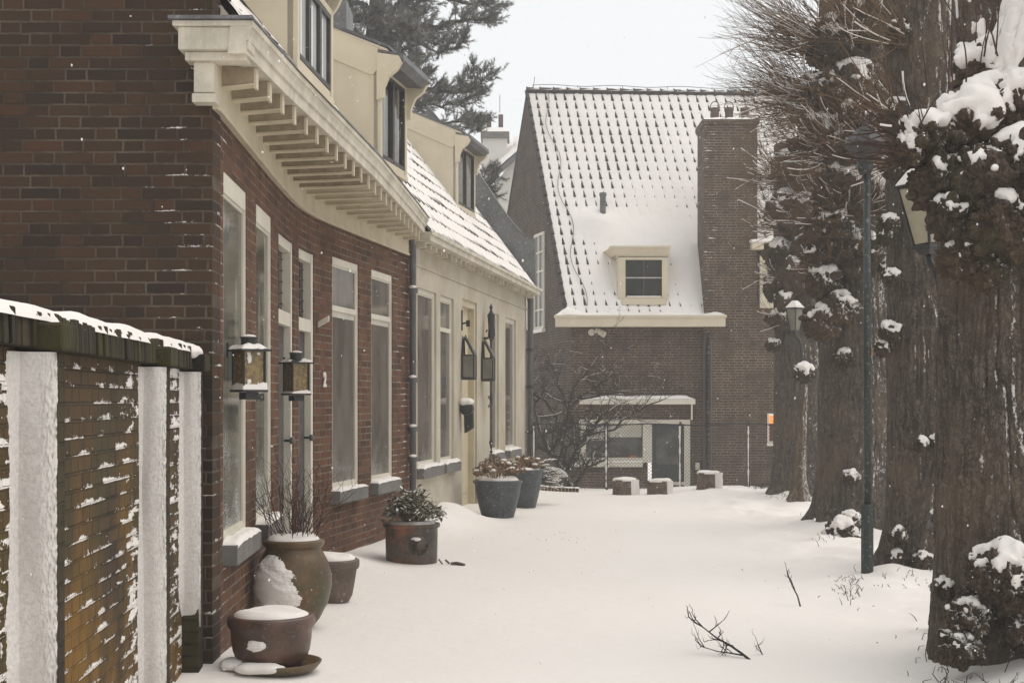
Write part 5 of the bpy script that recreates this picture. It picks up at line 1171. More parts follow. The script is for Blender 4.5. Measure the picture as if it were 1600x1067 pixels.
def shoots(tree, srcs, seed, rad=.0055, snow=.22, mat='twig', name='crown'):
    """srcs: (centre, radius, count, mean direction, spread, length)"""
    rr = random.Random(seed); mb, ms = MB(), MB()
    for c, R, n, md, sp, L0 in srcs:
        md = Vector(md).normalized()
        for i in range(n):
            d = (md+Vector((rr.gauss(0, sp), rr.gauss(0, sp), rr.gauss(0, sp)))).normalized(); o = Vector(c)+d*R*.85+Vector((rr.gauss(0, .4), rr.gauss(0, .4), rr.gauss(0, .4)))*R; L = L0*rr.uniform(.35, 1.15); p = o.copy(); pts = [p.copy()]; e = d.copy(); curl = Vector((rr.gauss(0, .05), rr.gauss(0, .05), rr.uniform(-.02, .12)))
            for k in range(7): e = (e+curl+Vector((rr.gauss(0, .05), rr.gauss(0, .05), rr.gauss(0, .05)))).normalized(); p = p+e*L/7; pts.append(p.copy())
            q = rad*rr.uniform(.6, 1.25); mb.tube(pts, [q*(1-.72*k/7) for k in range(8)], 3, cap=False)
            for _ in range(rr.choice((0, 1, 1, 2))):
                k = rr.randint(2, 6); e2 = ((pts[k]-pts[k-1]).normalized()+Vector((rr.gauss(0, .45), rr.gauss(0, .45), rr.gauss(.1, .4)))).normalized(); l2 = L*rr.uniform(.12, .3); mb.tube([pts[k], pts[k]+e2*l2*.5, pts[k]+e2*l2+Vector((0, 0, l2*.08))], [q*.5, q*.4, q*.2], 3, cap=False)
            if rr.random() < snow and abs(d.z) < .6: ms.tube([a+Vector((0, 0, q*1.1)) for a in pts[:rr.randint(3, 6)]], q*1.25, 4)
    cr = mb.build(name, M[mat], tree)
    if ms.v: ms.build('twig_snow', M['snow'], cr, smooth=True)
def lime(label, x, y, r, top, seed, mat, burls, res, sub, lean=0.0, amp=.018, snow=.05):
    z0 = gz(x, y)-.12; t = thing('lime_tree', label, 'tree', (x, y, z0), 'pollarded limes along the lane')
    path = [(x, y, z0), (x, y, z0+.6), (x+lean*.3, y, z0+2.2), (x+lean, y, top)]
    v, f = trunk_mesh(path, [r*1.08, r, r*.98, r*1.0], seed, res[0], res[1], amp=amp); np_mesh('trunk', v, f, mat, t)
    for i, b in enumerate(burls): burl(t, P(b[0], b[1], b[2]), b[3]/FPX*b[2], sub, seed*10+i*2.7, M['burl'], .6*(b[4] if len(b) > 4 else snow), (b[5] if len(b) > 5 else 0.)-.22)
    return t
# nearest, half out of the frame
x, y, r = TREES[0]; z0 = gz(x, y)-.12
t = thing('lime_tree', 'largest lime trunk with a thick mass of snow-topped burls and a forked top', 'tree', (x, y, z0), 'pollarded limes along the lane')
v, f = trunk_mesh([(x, y, z0), (x, y, z0+.6), (x, y, z0+2.2), (x+.04, y, z0+3.55)], [r*1.06, r, r*.97, r*1.0], 3, 520, 560, amp=.024, flare=.05, foot=.02); np_mesh('trunk', v, f, M['bark'], t)
v, f = trunk_mesh([P(1572, 215, 9.0), P(1556, 110, 9.05), P(1545, 20, 9.1), P(1530, -160, 9.2)], [.30, .22, .20, .18], 8, 200, 240, flare=0, amp=.016, lump=.12); np_mesh('limb', v, f, M['bark'], t); snow_shell('limb_snow', v, f, M['snow'], t, .03, .72, .95, (.1, -.8, .35), 9, .85)
v, f = trunk_mesh([P(1612, 470, 8.95), P(1622, 260, 8.9), P(1636, 120, 8.8), P(1660, -20, 8.75), P(1690, -220, 8.8)], [.30, .42, .35, .29, .26], 13, 220, 260, flare=0, amp=.018, lump=.1); np_mesh('limb', v, f, M['bark'], t); snow_shell('limb_snow', v, f, M['snow'], t, .035, .62, .95, (-.8, -.5, .3), 9, .5)
bl = [(1448, 222, 8.55, 42, .10, .15), (1500, 205, 8.6, 52, .12, .2), (1552, 190, 8.65, 55, .13, .2), (1595, 175, 8.6, 55, .13, .1), (1420, 238, 8.5, 26, .08, .15), (1472, 285, 8.5, 46, .03, -.25), (1530, 285, 8.4, 58, .02, -.3), (1498, 342, 8.4, 44, .02, -.2), (1562, 345, 8.35, 62, .02, -.3), (1592, 262, 8.4, 58, .05, -.1), 
      (1605, 330, 8.4, 58, .02, -.2), (1500, 405, 8.42, 34, .015, -.3), (1540, 425, 8.4, 32, .01, -.3), (1540, 120, 8.85, 50, .11, .2), (1590, 90, 8.85, 48, .10, .05), (1476, 352, 8.55, 22, .015, -.2),
      (1512, 965, 8.35, 34, .04, .05), (1500, 1012, 8.3, 32, .03, -.1), (1572, 905, 8.25, 50, .08, .25), (1540, 885, 8.38, 28, .05, .2), (1612, 915, 8.2, 55, .07, .2), (1525, 925, 8.4, 22, .03, .0), (1605, 985, 8.25, 36, .03, .0), (1478, 920, 8.8, 18, .03, .2)]
for i, b in enumerate(bl): burl(t, P(b[0], b[1], b[2]), b[3]/FPX*b[2], 5, 50+i*2.7, M['burl'], b[4]*.6, b[5]-.06 if b[1] < 600 else b[5]-.3)
rk = random.Random(77)
for i in range(26):                      # dead stubs and knots showing through the snow on its shelf
    a = rk.random(); bx_, by_ = 1425+a*165, 222-a*52+rk.uniform(-18, 30); burl(t, P(bx_, by_, 8.36+rk.uniform(0, .12)), rk.uniform(5, 13)/FPX*8.45, 3, 400+i*1.9, M['burl'], 0)
shoots(t, [(P(1490, 160, 8.5), .12, 7, (-.05, -.1, 1), .18, .75), (P(1540, 120, 8.6), .12, 6, (0, -.1, 1), .15, .85), (P(1440, 180, 8.5), .1, 8, (-.7, -.1, .5), .35, .5), (P(1430, 215, 8.4), .1, 5, (-.3, -.2, 1), .3, .3), (P(1425, 215, 8.5), .12, 24, (-1, -.1, .12), .28, .42), (P(1415, 245, 8.5), .1, 14, (-1, -.1, -.1), .25, .34)], 71, .006, .1, 'twig_red')
# second
t = lime('lime trunk rising straight between the lamp post and the biggest trunk', 4.17, 14.0, .455, E+5.2, 5, M['bark'],
     [(1388, 352, 13.75, 17, .07, .2), (1382, 372, 13.75, 13, .04), (1392, 435, 13.7, 14, .05, .2), (1390, 520, 13.7, 17, .06, .2), (1380, 545, 13.75, 14, .05, .1), (1404, 838, 13.55, 15, .04, .1), (1400, 180, 13.8, 26, .04), (1415, 60, 13.8, 30, .05), (1395, 260, 13.8, 20, .05, .1), (1460, 690, 13.5, 10, .04, .2), (1440, 695, 13.5, 12, .05, .2), (1400, 875, 13.6, 16, .05), (1440, 880, 13.5, 18, .06, .1)], (360, 420), 4, lean=-.05)
shoots(t, [(P(1400, 180, 13.7), .15, 40, (-.8, -.2, .5), .5, .8), (P(1410, 60, 13.7), .15, 50, (-.7, -.3, .4), .5, .9), (P(1395, 260, 13.7), .1, 20, (-.9, -.2, .1), .4, .7)], 72, .006, .3)
# third
t = lime('lime trunk behind the lamp post, its flank crowded with burls and twigs', 4.50, 18.5, .50, E+6.2, 7, M['bark_far'],
     [(1300, 70, 18.1, 44), (1352, 30, 18, 46), (1275, 150, 18.1, 36), (1325, 140, 18, 50), (1292, 225, 18, 46), (1342, 235, 17.9, 48), (1312, 300, 17.9, 46), (1362, 300, 17.9, 40), (1296, 372, 18, 40), (1335, 400, 17.95, 40), (1288, 440, 18, 28, .08, .2), (1282, 505, 18, 27, .07, .15), (1312, 480, 17.95, 28), (1300, 345, 17.8, 22, .08, .25), (1330, 180, 17.7, 22, .06, .2), (1276, 400, 18, 24, .07, .2), (1360, 200, 17.8, 30),
      (1318, 838, 17.3, 27, .09, .35), (1308, 855, 17.2, 18, .05, .1), (1336, 852, 17.3, 20, .08, .3), (1330, 815, 17.5, 16, .07, .3), (1330, 745, 17.9, 12, .04, .3), (1380, 420, 18.1, 16, .06, .2), (1318, 560, 18.05, 16)], (300, 420), 5, amp=.016)
shoots(t, [(P(1285, 70, 18), .3, 230, (-1, -.15, .28), .32, 1.15), (P(1270, 150, 18), .3, 260, (-1, -.15, .14), .34, .98), (P(1330, 60, 18), .35, 200, (-.5, -.5, .6), .55, 1.1), (P(1300, 230, 17.9), .35, 240, (-.7, -.6, .0), .5, .85), (P(1345, 220, 17.8), .35, 240, (.2, -.8, .2), .6, .85), (P(1300, 330, 17.9), .35, 120, (-.8, -.5, -.05), .45, .8), (P(1340, 330, 17.8), .3, 90, (.1, -.9, .1), .6, .7), (P(1290, 420, 18), .2, 50, (-.9, -.3, .1), .4, .5)], 73, .0054, .28)
# fourth
t = lime('slim lime trunk beside the lit slit window, with a bulging knotted head', 5.02, 24.5, .50, E+4.4, 9, M['bark_far'],
     [(1256, 178, 24.2, 26), (1232, 265, 24.2, 30), (1268, 260, 24, 36), (1225, 330, 24.1, 30), (1262, 340, 24, 36), (1216, 395, 24.1, 25), (1240, 430, 24, 34, .02, -.1), (1212, 450, 24.1, 22, .08, .2), (1272, 420, 23.9, 30, .08, .2), (1218, 500, 24.1, 20, .05, .1), (1208, 540, 24.15, 11), (1280, 180, 24.1, 26), (1225, 470, 23.9, 16, .06, .2), (1255, 385, 23.8, 18, .07, .25)], (240, 300), 4, amp=.014)
shoots(t, [(P(1250, 185, 24.1), .25, 130, (-1, -.15, .0), .36, .9), (P(1228, 280, 24.1), .25, 150, (-.9, -.3, .1), .42, 1.0), (P(1222, 350, 24), .25, 120, (-.9, -.3, .05), .42, .75), (P(1215, 430, 24), .2, 60, (-.9, -.3, .0), .45, .6), (P(1260, 300, 23.9), .3, 90, (.1, -.9, .1), .6, .8), (P(1225, 500, 24), .15, 24, (-.8, -.3, .1), .4, .6)], 74, .0054, .26)
# pale young tree with a knob on top
gx_, gy_ = P(1248, 770, 22.6).x, 22.6; z0 = gz(gx_, gy_)-.05; tp = P(1257, 600, 22.6)
t = thing('young_tree', 'pale slender tree ending in a snow-capped knob, against the slim lime trunk', 'tree', (gx_, gy_, z0))
v, f = trunk_mesh([(gx_, gy_, z0), (gx_+.02, gy_, z0+.5), (gx_+.05, gy_, z0+1.0), (tp.x, gy_, tp.z)], [.12, .085, .07, .055], 21, 60, 160, amp=.006, flare=.9); np_mesh('trunk', v, f, M['bark_pale'], t)
burl(t, P(1257, 585, 22.6), .15, 4, 311, M['burl'], .07, .2)

# ================================================================== lamp posts
z0 = gz(3.31, 13.25)-.05; x, y = 3.31, 13.25
t = thing('lamp_post', 'slim dark green lamp post with a hooded head among the twigs', 'street lamp', (x, y, z0))
mb = MB(); mb.tube([(x, y, z0), (x, y, E-.98), (x, y, E-.965), (x, y, E-.96)], [.058, .058, .05, .036], 8); mb.build('base', M['green_post'], t)
mb = MB(); mb.tube([(x, y, E-.962), (x, y, E+2.12)], .034, 14); mb.build('pole', M['green_post'], t, smooth=True)
mb = MB(); mb.box(x+.03, x+.05, y-.03, y-.02, E+.42, E+.49); mb.build('tag_plate', M['petal'], t)
c = (x-.02, y, 0)
mb = MB(); mb.lathe([(.05, E+2.10), (.075, E+2.16), (.075, E+2.22), (.06, E+2.24)], c, 18); mb.build('collar', M['green_post'], t, smooth=True)
mb = MB(); mb.lathe([(.07, E+2.241), (.10, E+2.30), (.10, E+2.33), (.02, E+2.335)], c, 18); mb.build('diffuser', M['black'], t, smooth=True)
mb = MB(); mb.lathe([(.12, E+2.30), (.19, E+2.36), (.195, E+2.385), (.14, E+2.46), (.07, E+2.53), (.03, E+2.545), (.02, E+2.58), (.004, E+2.59)], c, 8); mb.build('hood', M['black'], t)
def old_lamp(label, base, cx, zr0, s, tilt, neck, slim=False):
    """tapered four-sided lantern carried on a curved neck"""
    x, y = base; z0 = gz(x, y)-.05; t = thing('old_street_lamp', label, 'street lamp', (x, y, z0)); c = Vector((cx, y, E+zr0)); R = Matrix.Rotation(tilt, 3, 'Y') @ Matrix.Rotation(math.radians(40), 3, 'Z')
    def ring(h, z): return [c+R@Vector((sx*h*s, sy*h*s, z*s)) for sx, sy in ((-1, -1), (1, -1), (1, 1), (-1, 1))]
    for k in range(4):
        m_ = MB(); m_.tube([ring(.065, .0)[k], ring(.12, .42)[k]], .011*s, 6); m_.build('corner_post', M['black'], t)
        g_ = MB(); a, b = ring(.062, .01), ring(.116, .41); g_.face([a[k], a[(k+1) % 4], b[(k+1) % 4], b[k]]); g_.face([(a[k]+c*.0)+(c-a[k]).normalized()*.003, (b[k])+(c-b[k]).normalized()*.003, b[(k+1) % 4]+(c-b[(k+1) % 4]).normalized()*.003, a[(k+1) % 4]+(c-a[(k+1) % 4]).normalized()*.003]); g_.build('glass_panel', M['lamp_glass_dim' if slim else 'lamp_glass'], t)
    mb = MB(); mb.hexa(ring(.075, -.03)+ring(.075, .0)); mb.hexa(ring(.04, -.07)+ring(.06, -.031)); mb.build('base_plate', M['black'], t)
    mb = MB(); mb.hexa(ring(.135, .42)+ring(.135, .435)); mb.hexa(ring(.132, .436)+ring(.035, .54)); mb.build('lid', M['black'], t)
    mb = MB(); mb.hexa(ring(.14, .437)+ring(.045, .575)); mb.build('lid_snow', M['snow'], t, bevel=.012)
    e = c+R@Vector((0, 0, -.07*s)); mb = MB(); nz_ = E+zr0-neck
    mb.tube([e, e+Vector(((x-cx)*.15, 0, -.06)), e+Vector(((x-cx)*.6, 0, -neck*.45)), (x, y, nz_-.05), (x, y, nz_-.3)], [.02, .022, .026, .03, .035], 10); mb.build('neck', M['black'], t, smooth=True)
    mb = MB(); mb.lathe([(.022, 0), (.022, nz_-z0-.25)] if slim else [(.075, 0), (.075, .30), (.085, .32), (.085, .36), (.06, .38), (.052, .75), (.07, .77), (.085, .80), (.085, .84), (.05, .87), (.04, 1.0), (.035, nz_-z0-.25)], (x, y, z0), 18); mb.build('post', M['black'], t, smooth=False)
    if slim: return
    v, f = ICO[3]; np_mesh('collar_snow', v*np.array([.085, .085, .03])+np.array([x, y, z0+.87]), f, M['snow'], t)
old_lamp('old tapered lantern on a post, half hidden by the biggest trunk and its burls', (3.025, 10.0), P(1448, 0, 10).x, (625-382)/FPX*10, .98, math.radians(-5), .3)
old_lamp('old tapered lantern far along the row, against the slim knotted trunk', (P(1252, 0, 23.0).x, 23.0), P(1242, 0, 23.0).x, (625-516)/FPX*23.0, .84, 0.0, .2, True)
# reflector stake glimpsed between trunks
x, y = P(1388, 0, 20.5).x, 20.5; t = thing('marker_stake', 'thin white stake with a green band glimpsed between two trunks', 'stake', (x, y, gz(x, y)))
mb = MB(); mb.box(x-.02, x+.02, y-.012, y+.012, gz(x, y)-.1, E-1.04); mb.box(x-.02, x+.02, y-.012, y+.012, E-.94, E-.88); mb.build('stake', M['mark'], t); mb = MB(); mb.box(x-.021, x+.021, y-.013, y+.013, E-1.038, E-.942); mb.build('band', M['green_box'], t)

# ================================================================== fence, stumps, garden
yf = 26.6; X0, X1 = .42, 6.4; zb, zt = -1.66, -.44
t = thing('chain_link_fence', 'chain link fence on thin posts across the end of the lane', 'fence', (2.5, yf, 0))
for px_ in (835, 948, 1063, 1170, 1285):
    x = (px_-800)/FPX*yf; mb = MB(); mb.tube([(x, yf, E-2.2), (x, yf, E+zt+.04)], .022, 8); p_ = mb.build('post', M['black'], t)
    mb = MB(); rr = random.Random(px_); mb.tube([(x-.012, yf-.018, E-1.62+.06*k) for k in range(20)], [.012*rr.uniform(.0, 1.6)+.002 for k in range(20)], 6); mb.build('post_snow', M['snow'], p_)
mb = MB(); mb.tube([(X0+(X1-X0)*k/24, yf, E+zt-.01+.015*math.sin(k*.9)) for k in range(25)], .013, 6); mb.build('top_wire', M['black'], t)
mb = MB(); cs = .065; Hh = zt-zb; n = int((X1-X0+Hh)/cs)
for sgn in (1, -1):
    for i in range(n):
        x0 = X0-Hh+i*cs; a = (x0, zb); b = (x0+Hh, zt)
        if a[0] < X0: a = (X0, zb+(X0-a[0]))
        if b[0] > X1: b = (X1, zt-(b[0]-X1))
        if b[0] <= a[0]: continue
        f_ = (lambda q: q) if sgn == 1 else (lambda q: (X0+X1-q[0], q[1]))
        a, b = f_(a), f_(b); mb.tube([(a[0], yf+.003*sgn, E+a[1]), (b[0], yf+.003*sgn, E+b[1])], .0028, 3, cap=False)
mb.build('wire_mesh', M['wire'], t)
def stump(label, px_, w, h, seed, d=25.3):
    x = (px_-800)/FPX*d; z0 = gz(x, d)-.05; t = thing('log_stump', label, 'tree stump', (x, d, z0)); rr = random.Random(seed)
    mb = MB(); rim = lambda w_, z: 1+.05*math.sin(3*w_+seed)+.03*math.sin(7*w_+seed*2); mb.lathe([(w/2*1.05, 0), (w/2, .08), (w/2*.98, h), (w/2*.95, h+.005)], (x, d, z0), 30, wob=rim); b = mb.build('log', M['wood'], t, smooth=False)
    snow_disc('snow_cap', (x, d, z0+h), w/2*1.0, .05, t, seed)
    n1, n2 = 24, 20; vs = []
    for i in range(n1):
        for j in range(n2):
            a, b_ = i/(n1-1), j/(n2-1); w_ = math.radians(-65+70*a); r_ = w/2*1.01+.035*min(1, 5*min(a, 1-a))*(.4+.8*float(fbm(a*4+seed, b_*4, 1, 3)))-.012*(min(a, 1-a) < .05); vs.append((x+r_*math.cos(w_)*rim(w_, 0), d+r_*math.sin(w_)*rim(w_, 0), z0+h*b_*1.02))
    np_mesh('blown_snow', vs, grid_faces(n1, n2), M['snow'], t)
stump('tallest of the three log stumps by the fence, under the window', 976, .44, .31, 2)
stump('lowest of the three log stumps by the fence, before the green door', 1031, .43, .28, 5)
stump('log stump by the fence standing under the downpipe', 1107, .42, .31, 9)
x0, x1 = (840-800)/FPX*25.9, (905-800)/FPX*25.9
mb = MB(); rr = random.Random(3)
for i in range(12): a = x0+(x1-x0)*i/12; mb.box(a, a+(x1-x0)/12-.008, 25.85, 25.97, -.1, gz(a, 25.9)+.075+rr.uniform(-.008, .008))
tag(mb.build('brick_edging', M['brick_garden'], None, bevel=.008), 'short row of bricks set on edge in the snow before the fence', 'edging')
o = bpy.data.objects['brick_edging']; nu, nv = 50, 8; vs = []
for i in range(nu):
    for j in range(nv):
        xx = x0+(x1-x0)*i/(nu-1); vs.append((xx, 25.84+.14*j/(nv-1), gz(xx, 25.9)+.07+.035*float(fbm(xx*4, j*.3, 0, 3))*min(1, j*.8)))
np_mesh('snow_cap', vs, grid_faces(nu, nv), M['snow'], o)
# green planked box in the garden
x, y = 1.05*(865-800)/FPX*28.2/1.05, 28.2; zb_ = E+(625-778)/FPX*28.2; t = thing('garden_box', 'low green planked box heaped with snow behind the fence', 'box', (x, y, zb_))
mb = MB()
for i in range(6): mb.box(x-.27+i*.09, x-.27+i*.09+.082, y-.2, y+.2, zb_-.3, zb_+.40)
mb.build('plank_side', M['green_box'], t, bevel=.006)
mb = MB(); mb.box(x-.29, x+.29, y-.22, y+.22, zb_+.402, zb_+.43); mb.build('lid', M['green_box'], t)
mb = MB()
for k in (.04, .15): mb.box(x+k, x+k+.018, y-.206, y-.2005, zb_+.2, zb_+.32)
mb.box(x+.15, x+.19, y-.206, y-.2005, zb_+.305, zb_+.32); mb.build('painted_mark', M['mark'], t)
v, f = ICO[4]; np_mesh('snow_cap', v*np.array([.31, .25, .2])*(1+.25*(fbm(v[:, 0], v[:, 1], 3, 3)-.5))[:, None]+np.array([x, y, zb_+.42]), f, M['snow'], t)

# gnarled fruit tree behind the fence
rr = random.Random(21); bz = 28.3
t = thing('fruit_tree', 'gnarled bare fruit tree with snow-lined limbs behind the fence', 'tree', (P(893, 0, bz).x, bz, gz(1.2, bz)))
limbs, tw, sn = MB(), MB(), MB()
def limb(pts, r0, r1, n=10, sub=True):
    k = len(pts); pts2 = []
    for i in range(k-1):
        for j in range(3): q = pts[i].lerp(pts[i+1], j/3); pts2.append(q+Vector((rr.gauss(0, .018), rr.gauss(0, .018), rr.gauss(0, .018))))
    pts2.append(pts[-1]); m = len(pts2); rs = [r0+(r1-r0)*i/(m-1) for i in range(m)]; limbs.tube(pts2, rs, 8)
    sn.tube([q+Vector((.004, -.2*e, e*.8)) for q, e in zip(pts2, rs)], [e*.42*rr.uniform(.0, 1.2)+.001 for e in rs], 6)
    return pts2, rs
def twig(o, d, L, r, lv):
    p = o.copy(); pts = [p.copy()]
    for k in range(6): d = (d+Vector((rr.gauss(0, .22), rr.gauss(0, .22), rr.gauss(.03, .2)))).normalized(); p = p+d*L/6; pts.append(p.copy())
    tw.tube(pts, [r*(1-.7*k/6) for k in range(7)], 4, cap=False)
    if rr.random() < .10: sn.tube([q+Vector((0, 0, r*.9)) for q in pts[:5]], r*.7, 4)
    if lv > 0:
        for _ in range(rr.randint(3, 5)):
            k = rr.randint(1, 6); twig(pts[k], (d*.5+Vector((rr.gauss(0, .8), rr.gauss(0, .6), rr.gauss(.25, .6)))).normalized(), L*rr.uniform(.35, .65), r*.55, lv-1)
q = lambda x_, y_, d=bz: P(x_, y_, d)
L_ = [([q(897, 790), q(893, 765), q(884, 742), q(872, 722), q(858, 706), q(848, 683)], .10, .05), ([q(884, 740), q(893, 722), q(902, 700), q(915, 682), q(925, 668), q(950, 640, 27.9)], .07, .028), ([q(894, 768, 28.2), q(905, 745, 28), q(920, 728, 27.8), q(945, 718, 27.7)], .055, .02),
      ([q(848, 683), q(840, 660), q(836, 630), q(832, 600)], .045, .018), ([q(858, 706), q(880, 672), q(888, 640), q(906, 622), q(930, 600)], .04, .015), ([q(898, 700), q(893, 660), q(880, 615), q(868, 580), q(856, 553)], .03, .012), ([q(872, 722), q(862, 690), q(872, 650), q(852, 625), q(834, 615)], .03, .014), ([q(915, 682), q(960, 668, 28), q(1000, 640, 27.9), q(1040, 622, 27.8)], .03, .01), ([q(906, 622), q(935, 618), q(975, 612, 28), q(1010, 608, 28)], .024, .009), ([q(930, 668), q(960, 650), q(1000, 655, 27.9)], .022, .008), ([q(888, 640), q(895, 605), q(920, 580), q(935, 560)], .024, .009)]
for pts, r0, r1 in L_:
    pp_, rs = limb(pts, r0, r1)
    n = int(3+len(pp_)*.75)
    for _ in range(n):
        k = rr.randint(len(pp_)//3, len(pp_)-1); twig(pp_[k], Vector((rr.gauss(.15, .8), rr.gauss(0, .4), rr.gauss(.5, .5))).normalized(), rr.uniform(.35, .85), rs[k]*.3+.003, 2)
limbs.build('trunk', M['bark_apple'], t, smooth=True); cr = tw.build('crown', M['twig_dark'], t); sn.build('branch_snow', M['snow'], t, smooth=True)

# security camera / floodlight under the eaves
yy = 33.98; c = P(924, 519, yy); t = thing('security_light', 'small pale security lamp and sensor under the eaves board', 'security lamp', c)
mb = MB(); mb.tube([(c.x, yy, c.z), (c.x, yy-.12, c.z)], [.08, .08], 18); mb.tube([(c.x, yy-.121, c.z), (c.x, yy-.13, c.z)], [.05, .05], 18); mb.build('sensor', M['offwhite'], t, bevel=.005)
mb = MB(); mb.tube([(c.x+.08, yy-.06, c.z), (c.x+.16, yy-.09, c.z+.02)], .02, 6); mb.tube([(c.x+.12, yy-.08, c.z+.05), (c.x+.30, yy-.2, c.z-.06)], [.06, .075], 14); mb.build('lamp_head', M['offwhite'], t)

# twigs lying in the snow
def ground_twig(label, main, r, nsub, seed, d):
    rr = random.Random(seed); mb = MB()
    pts = [P(a, b, e) for a, b, e in main]; m = len(pts); mb.tube(pts, [r*(1-.75*k/(m-1)) for k in range(m)], 6)
    for _ in range(nsub):
        k = rr.randint(1, m-2); o = pts[k]; dr = (pts[k+1]-pts[k]).normalized()+Vector((rr.gauss(0, .6), rr.gauss(0, .4), rr.gauss(.2, .6))); dr.normalize(); l = rr.uniform(.05, .15); a = o+dr*l*.5+Vector((rr.gauss(0, .01), 0, rr.gauss(0, .01))); mb.tube([o, a, o+dr*l], [r*.45, r*.35, r*.2], 5)
        for _2 in range(2): e = (dr+Vector((rr.gauss(0, .8), rr.gauss(0, .5), rr.gauss(.1, .7)))).normalized(); mb.tube([a, a+e*l*.4], [r*.3, r*.15], 4)
    tag(mb.build('fallen_twig', M['twig_dark'], None), label, 'twig')
D_ = 9.25
def onz(px_, d, up=0.): x = (px_-800)/FPX*d; return Vector((x, d, gz(x, d)+up))
def gtw(label, pts, r, nsub, seed):
    rr = random.Random(seed); mb = MB(); pts = [onz(a, d, u) for a, d, u in pts]; m = len(pts); mb.tube(pts, [r*(1-.7*k/(m-1)) for k in range(m)], 6)
    def side(o, dr, l, rad, lv):
        a = o+dr*l*.5+Vector((rr.gauss(0, .008), rr.gauss(0, .008), rr.gauss(0, .008))); b = o+dr*l+Vector((0, 0, .01)); mb.tube([o, a, b], [rad, rad*.8, rad*.4], 5)
        if lv:
            for q in (a, b, a): side(q, (dr+Vector((rr.gauss(0, .8), rr.gauss(0, .4), rr.gauss(.1, .5)))).normalized(), l*rr.uniform(.3, .55), rad*.6, lv-1)
    for _ in range(nsub):
        k = rr.randint(0, m-2); o = pts[k].lerp(pts[k+1], rr.random()); side(o, ((pts[k+1]-pts[k]).normalized()*.8+Vector((rr.gauss(0, .5), rr.gauss(0, .4), rr.gauss(.35, .4)))).normalized(), rr.uniform(.06, .13), r*.55, 1)
    return tag(mb.build('fallen_twig', M['twig_dark'], None), label, 'twig')
gtw('forked fallen twig with many side shoots lying on the open snow', [(1172, 9.15, -.005), (1158, 9.2, .03), (1140, 9.25, .07), (1118, 9.3, .11), (1100, 9.35, .16), (1080, 9.4, .21)], .009, 9, 5)
o = gtw('low bent twig in the snow at the foot of the forked twig', [(1160, 9.18, .02), (1140, 9.22, .025), (1120, 9.25, .03), (1096, 9.3, .05)], .006, 6, 6)
gtw('thin angled twig sticking out of the snow towards the lamp post', [(1251, 11.5, -.01), (1246, 11.55, .08), (1238, 11.6, .15), (1234, 11.6, .21), (1229, 11.62, .28)], .008, 3, 7)
gtw('tiny twig tip poking out of the snow next to the forked twig', [(1192, 9.3, -.01), (1187, 9.3, .04), (1183, 9.32, .065), (1181, 9.3, .02)], .005, 2, 8)

# dead stalks along the foot of the bank
mb = MB(); rr = random.Random(17)
for cx, d0, n, sp, hh in ((1330, 12.3, 34, 26, .10), (1310, 12.6, 10, 14, .06), (1440, 9.6, 14, 50, .10), (1480, 8.4, 30, 45, .12), (1530, 8.0, 20, 60, .10), (1400, 12.4, 24, 80, .06), (1210, 26.2, 160, 26, .16), (1290, 16.6, 16, 14, .10), (1440, 13.4, 24, 50, .08), (1225, 24, 30, 18, .1), (1560, 7.6, 24, 60, .1), (1180, 14, 6, 60, .03), (880, 17.6, 26, 40, .025), (1270, 19, 20, 20, .08)):
    for i in range(n):
        d = d0+rr.gauss(0, .35); x = (cx+rr.gauss(0, sp*.6)-800)/FPX*d; o = Vector((x, d, gz(x, d)-.01)); h = hh*rr.uniform(.3, 1.2); dr = Vector((rr.gauss(0, .5), rr.gauss(0, .3), 1)).normalized(); a = o+dr*h*.6; mb.tube([o, a, a+(dr+Vector((rr.gauss(0, .9), rr.gauss(0, .4), rr.gauss(-.3, .5)))).normalized()*h*.45], [.0035, .003, .0015], 3, cap=False)
tag(mb.build('grass', M['twig_dark'], None), None, None, None, 'stuff'); bpy.data.objects['grass']['label'] = 'dead grass stalks poking through the snow'

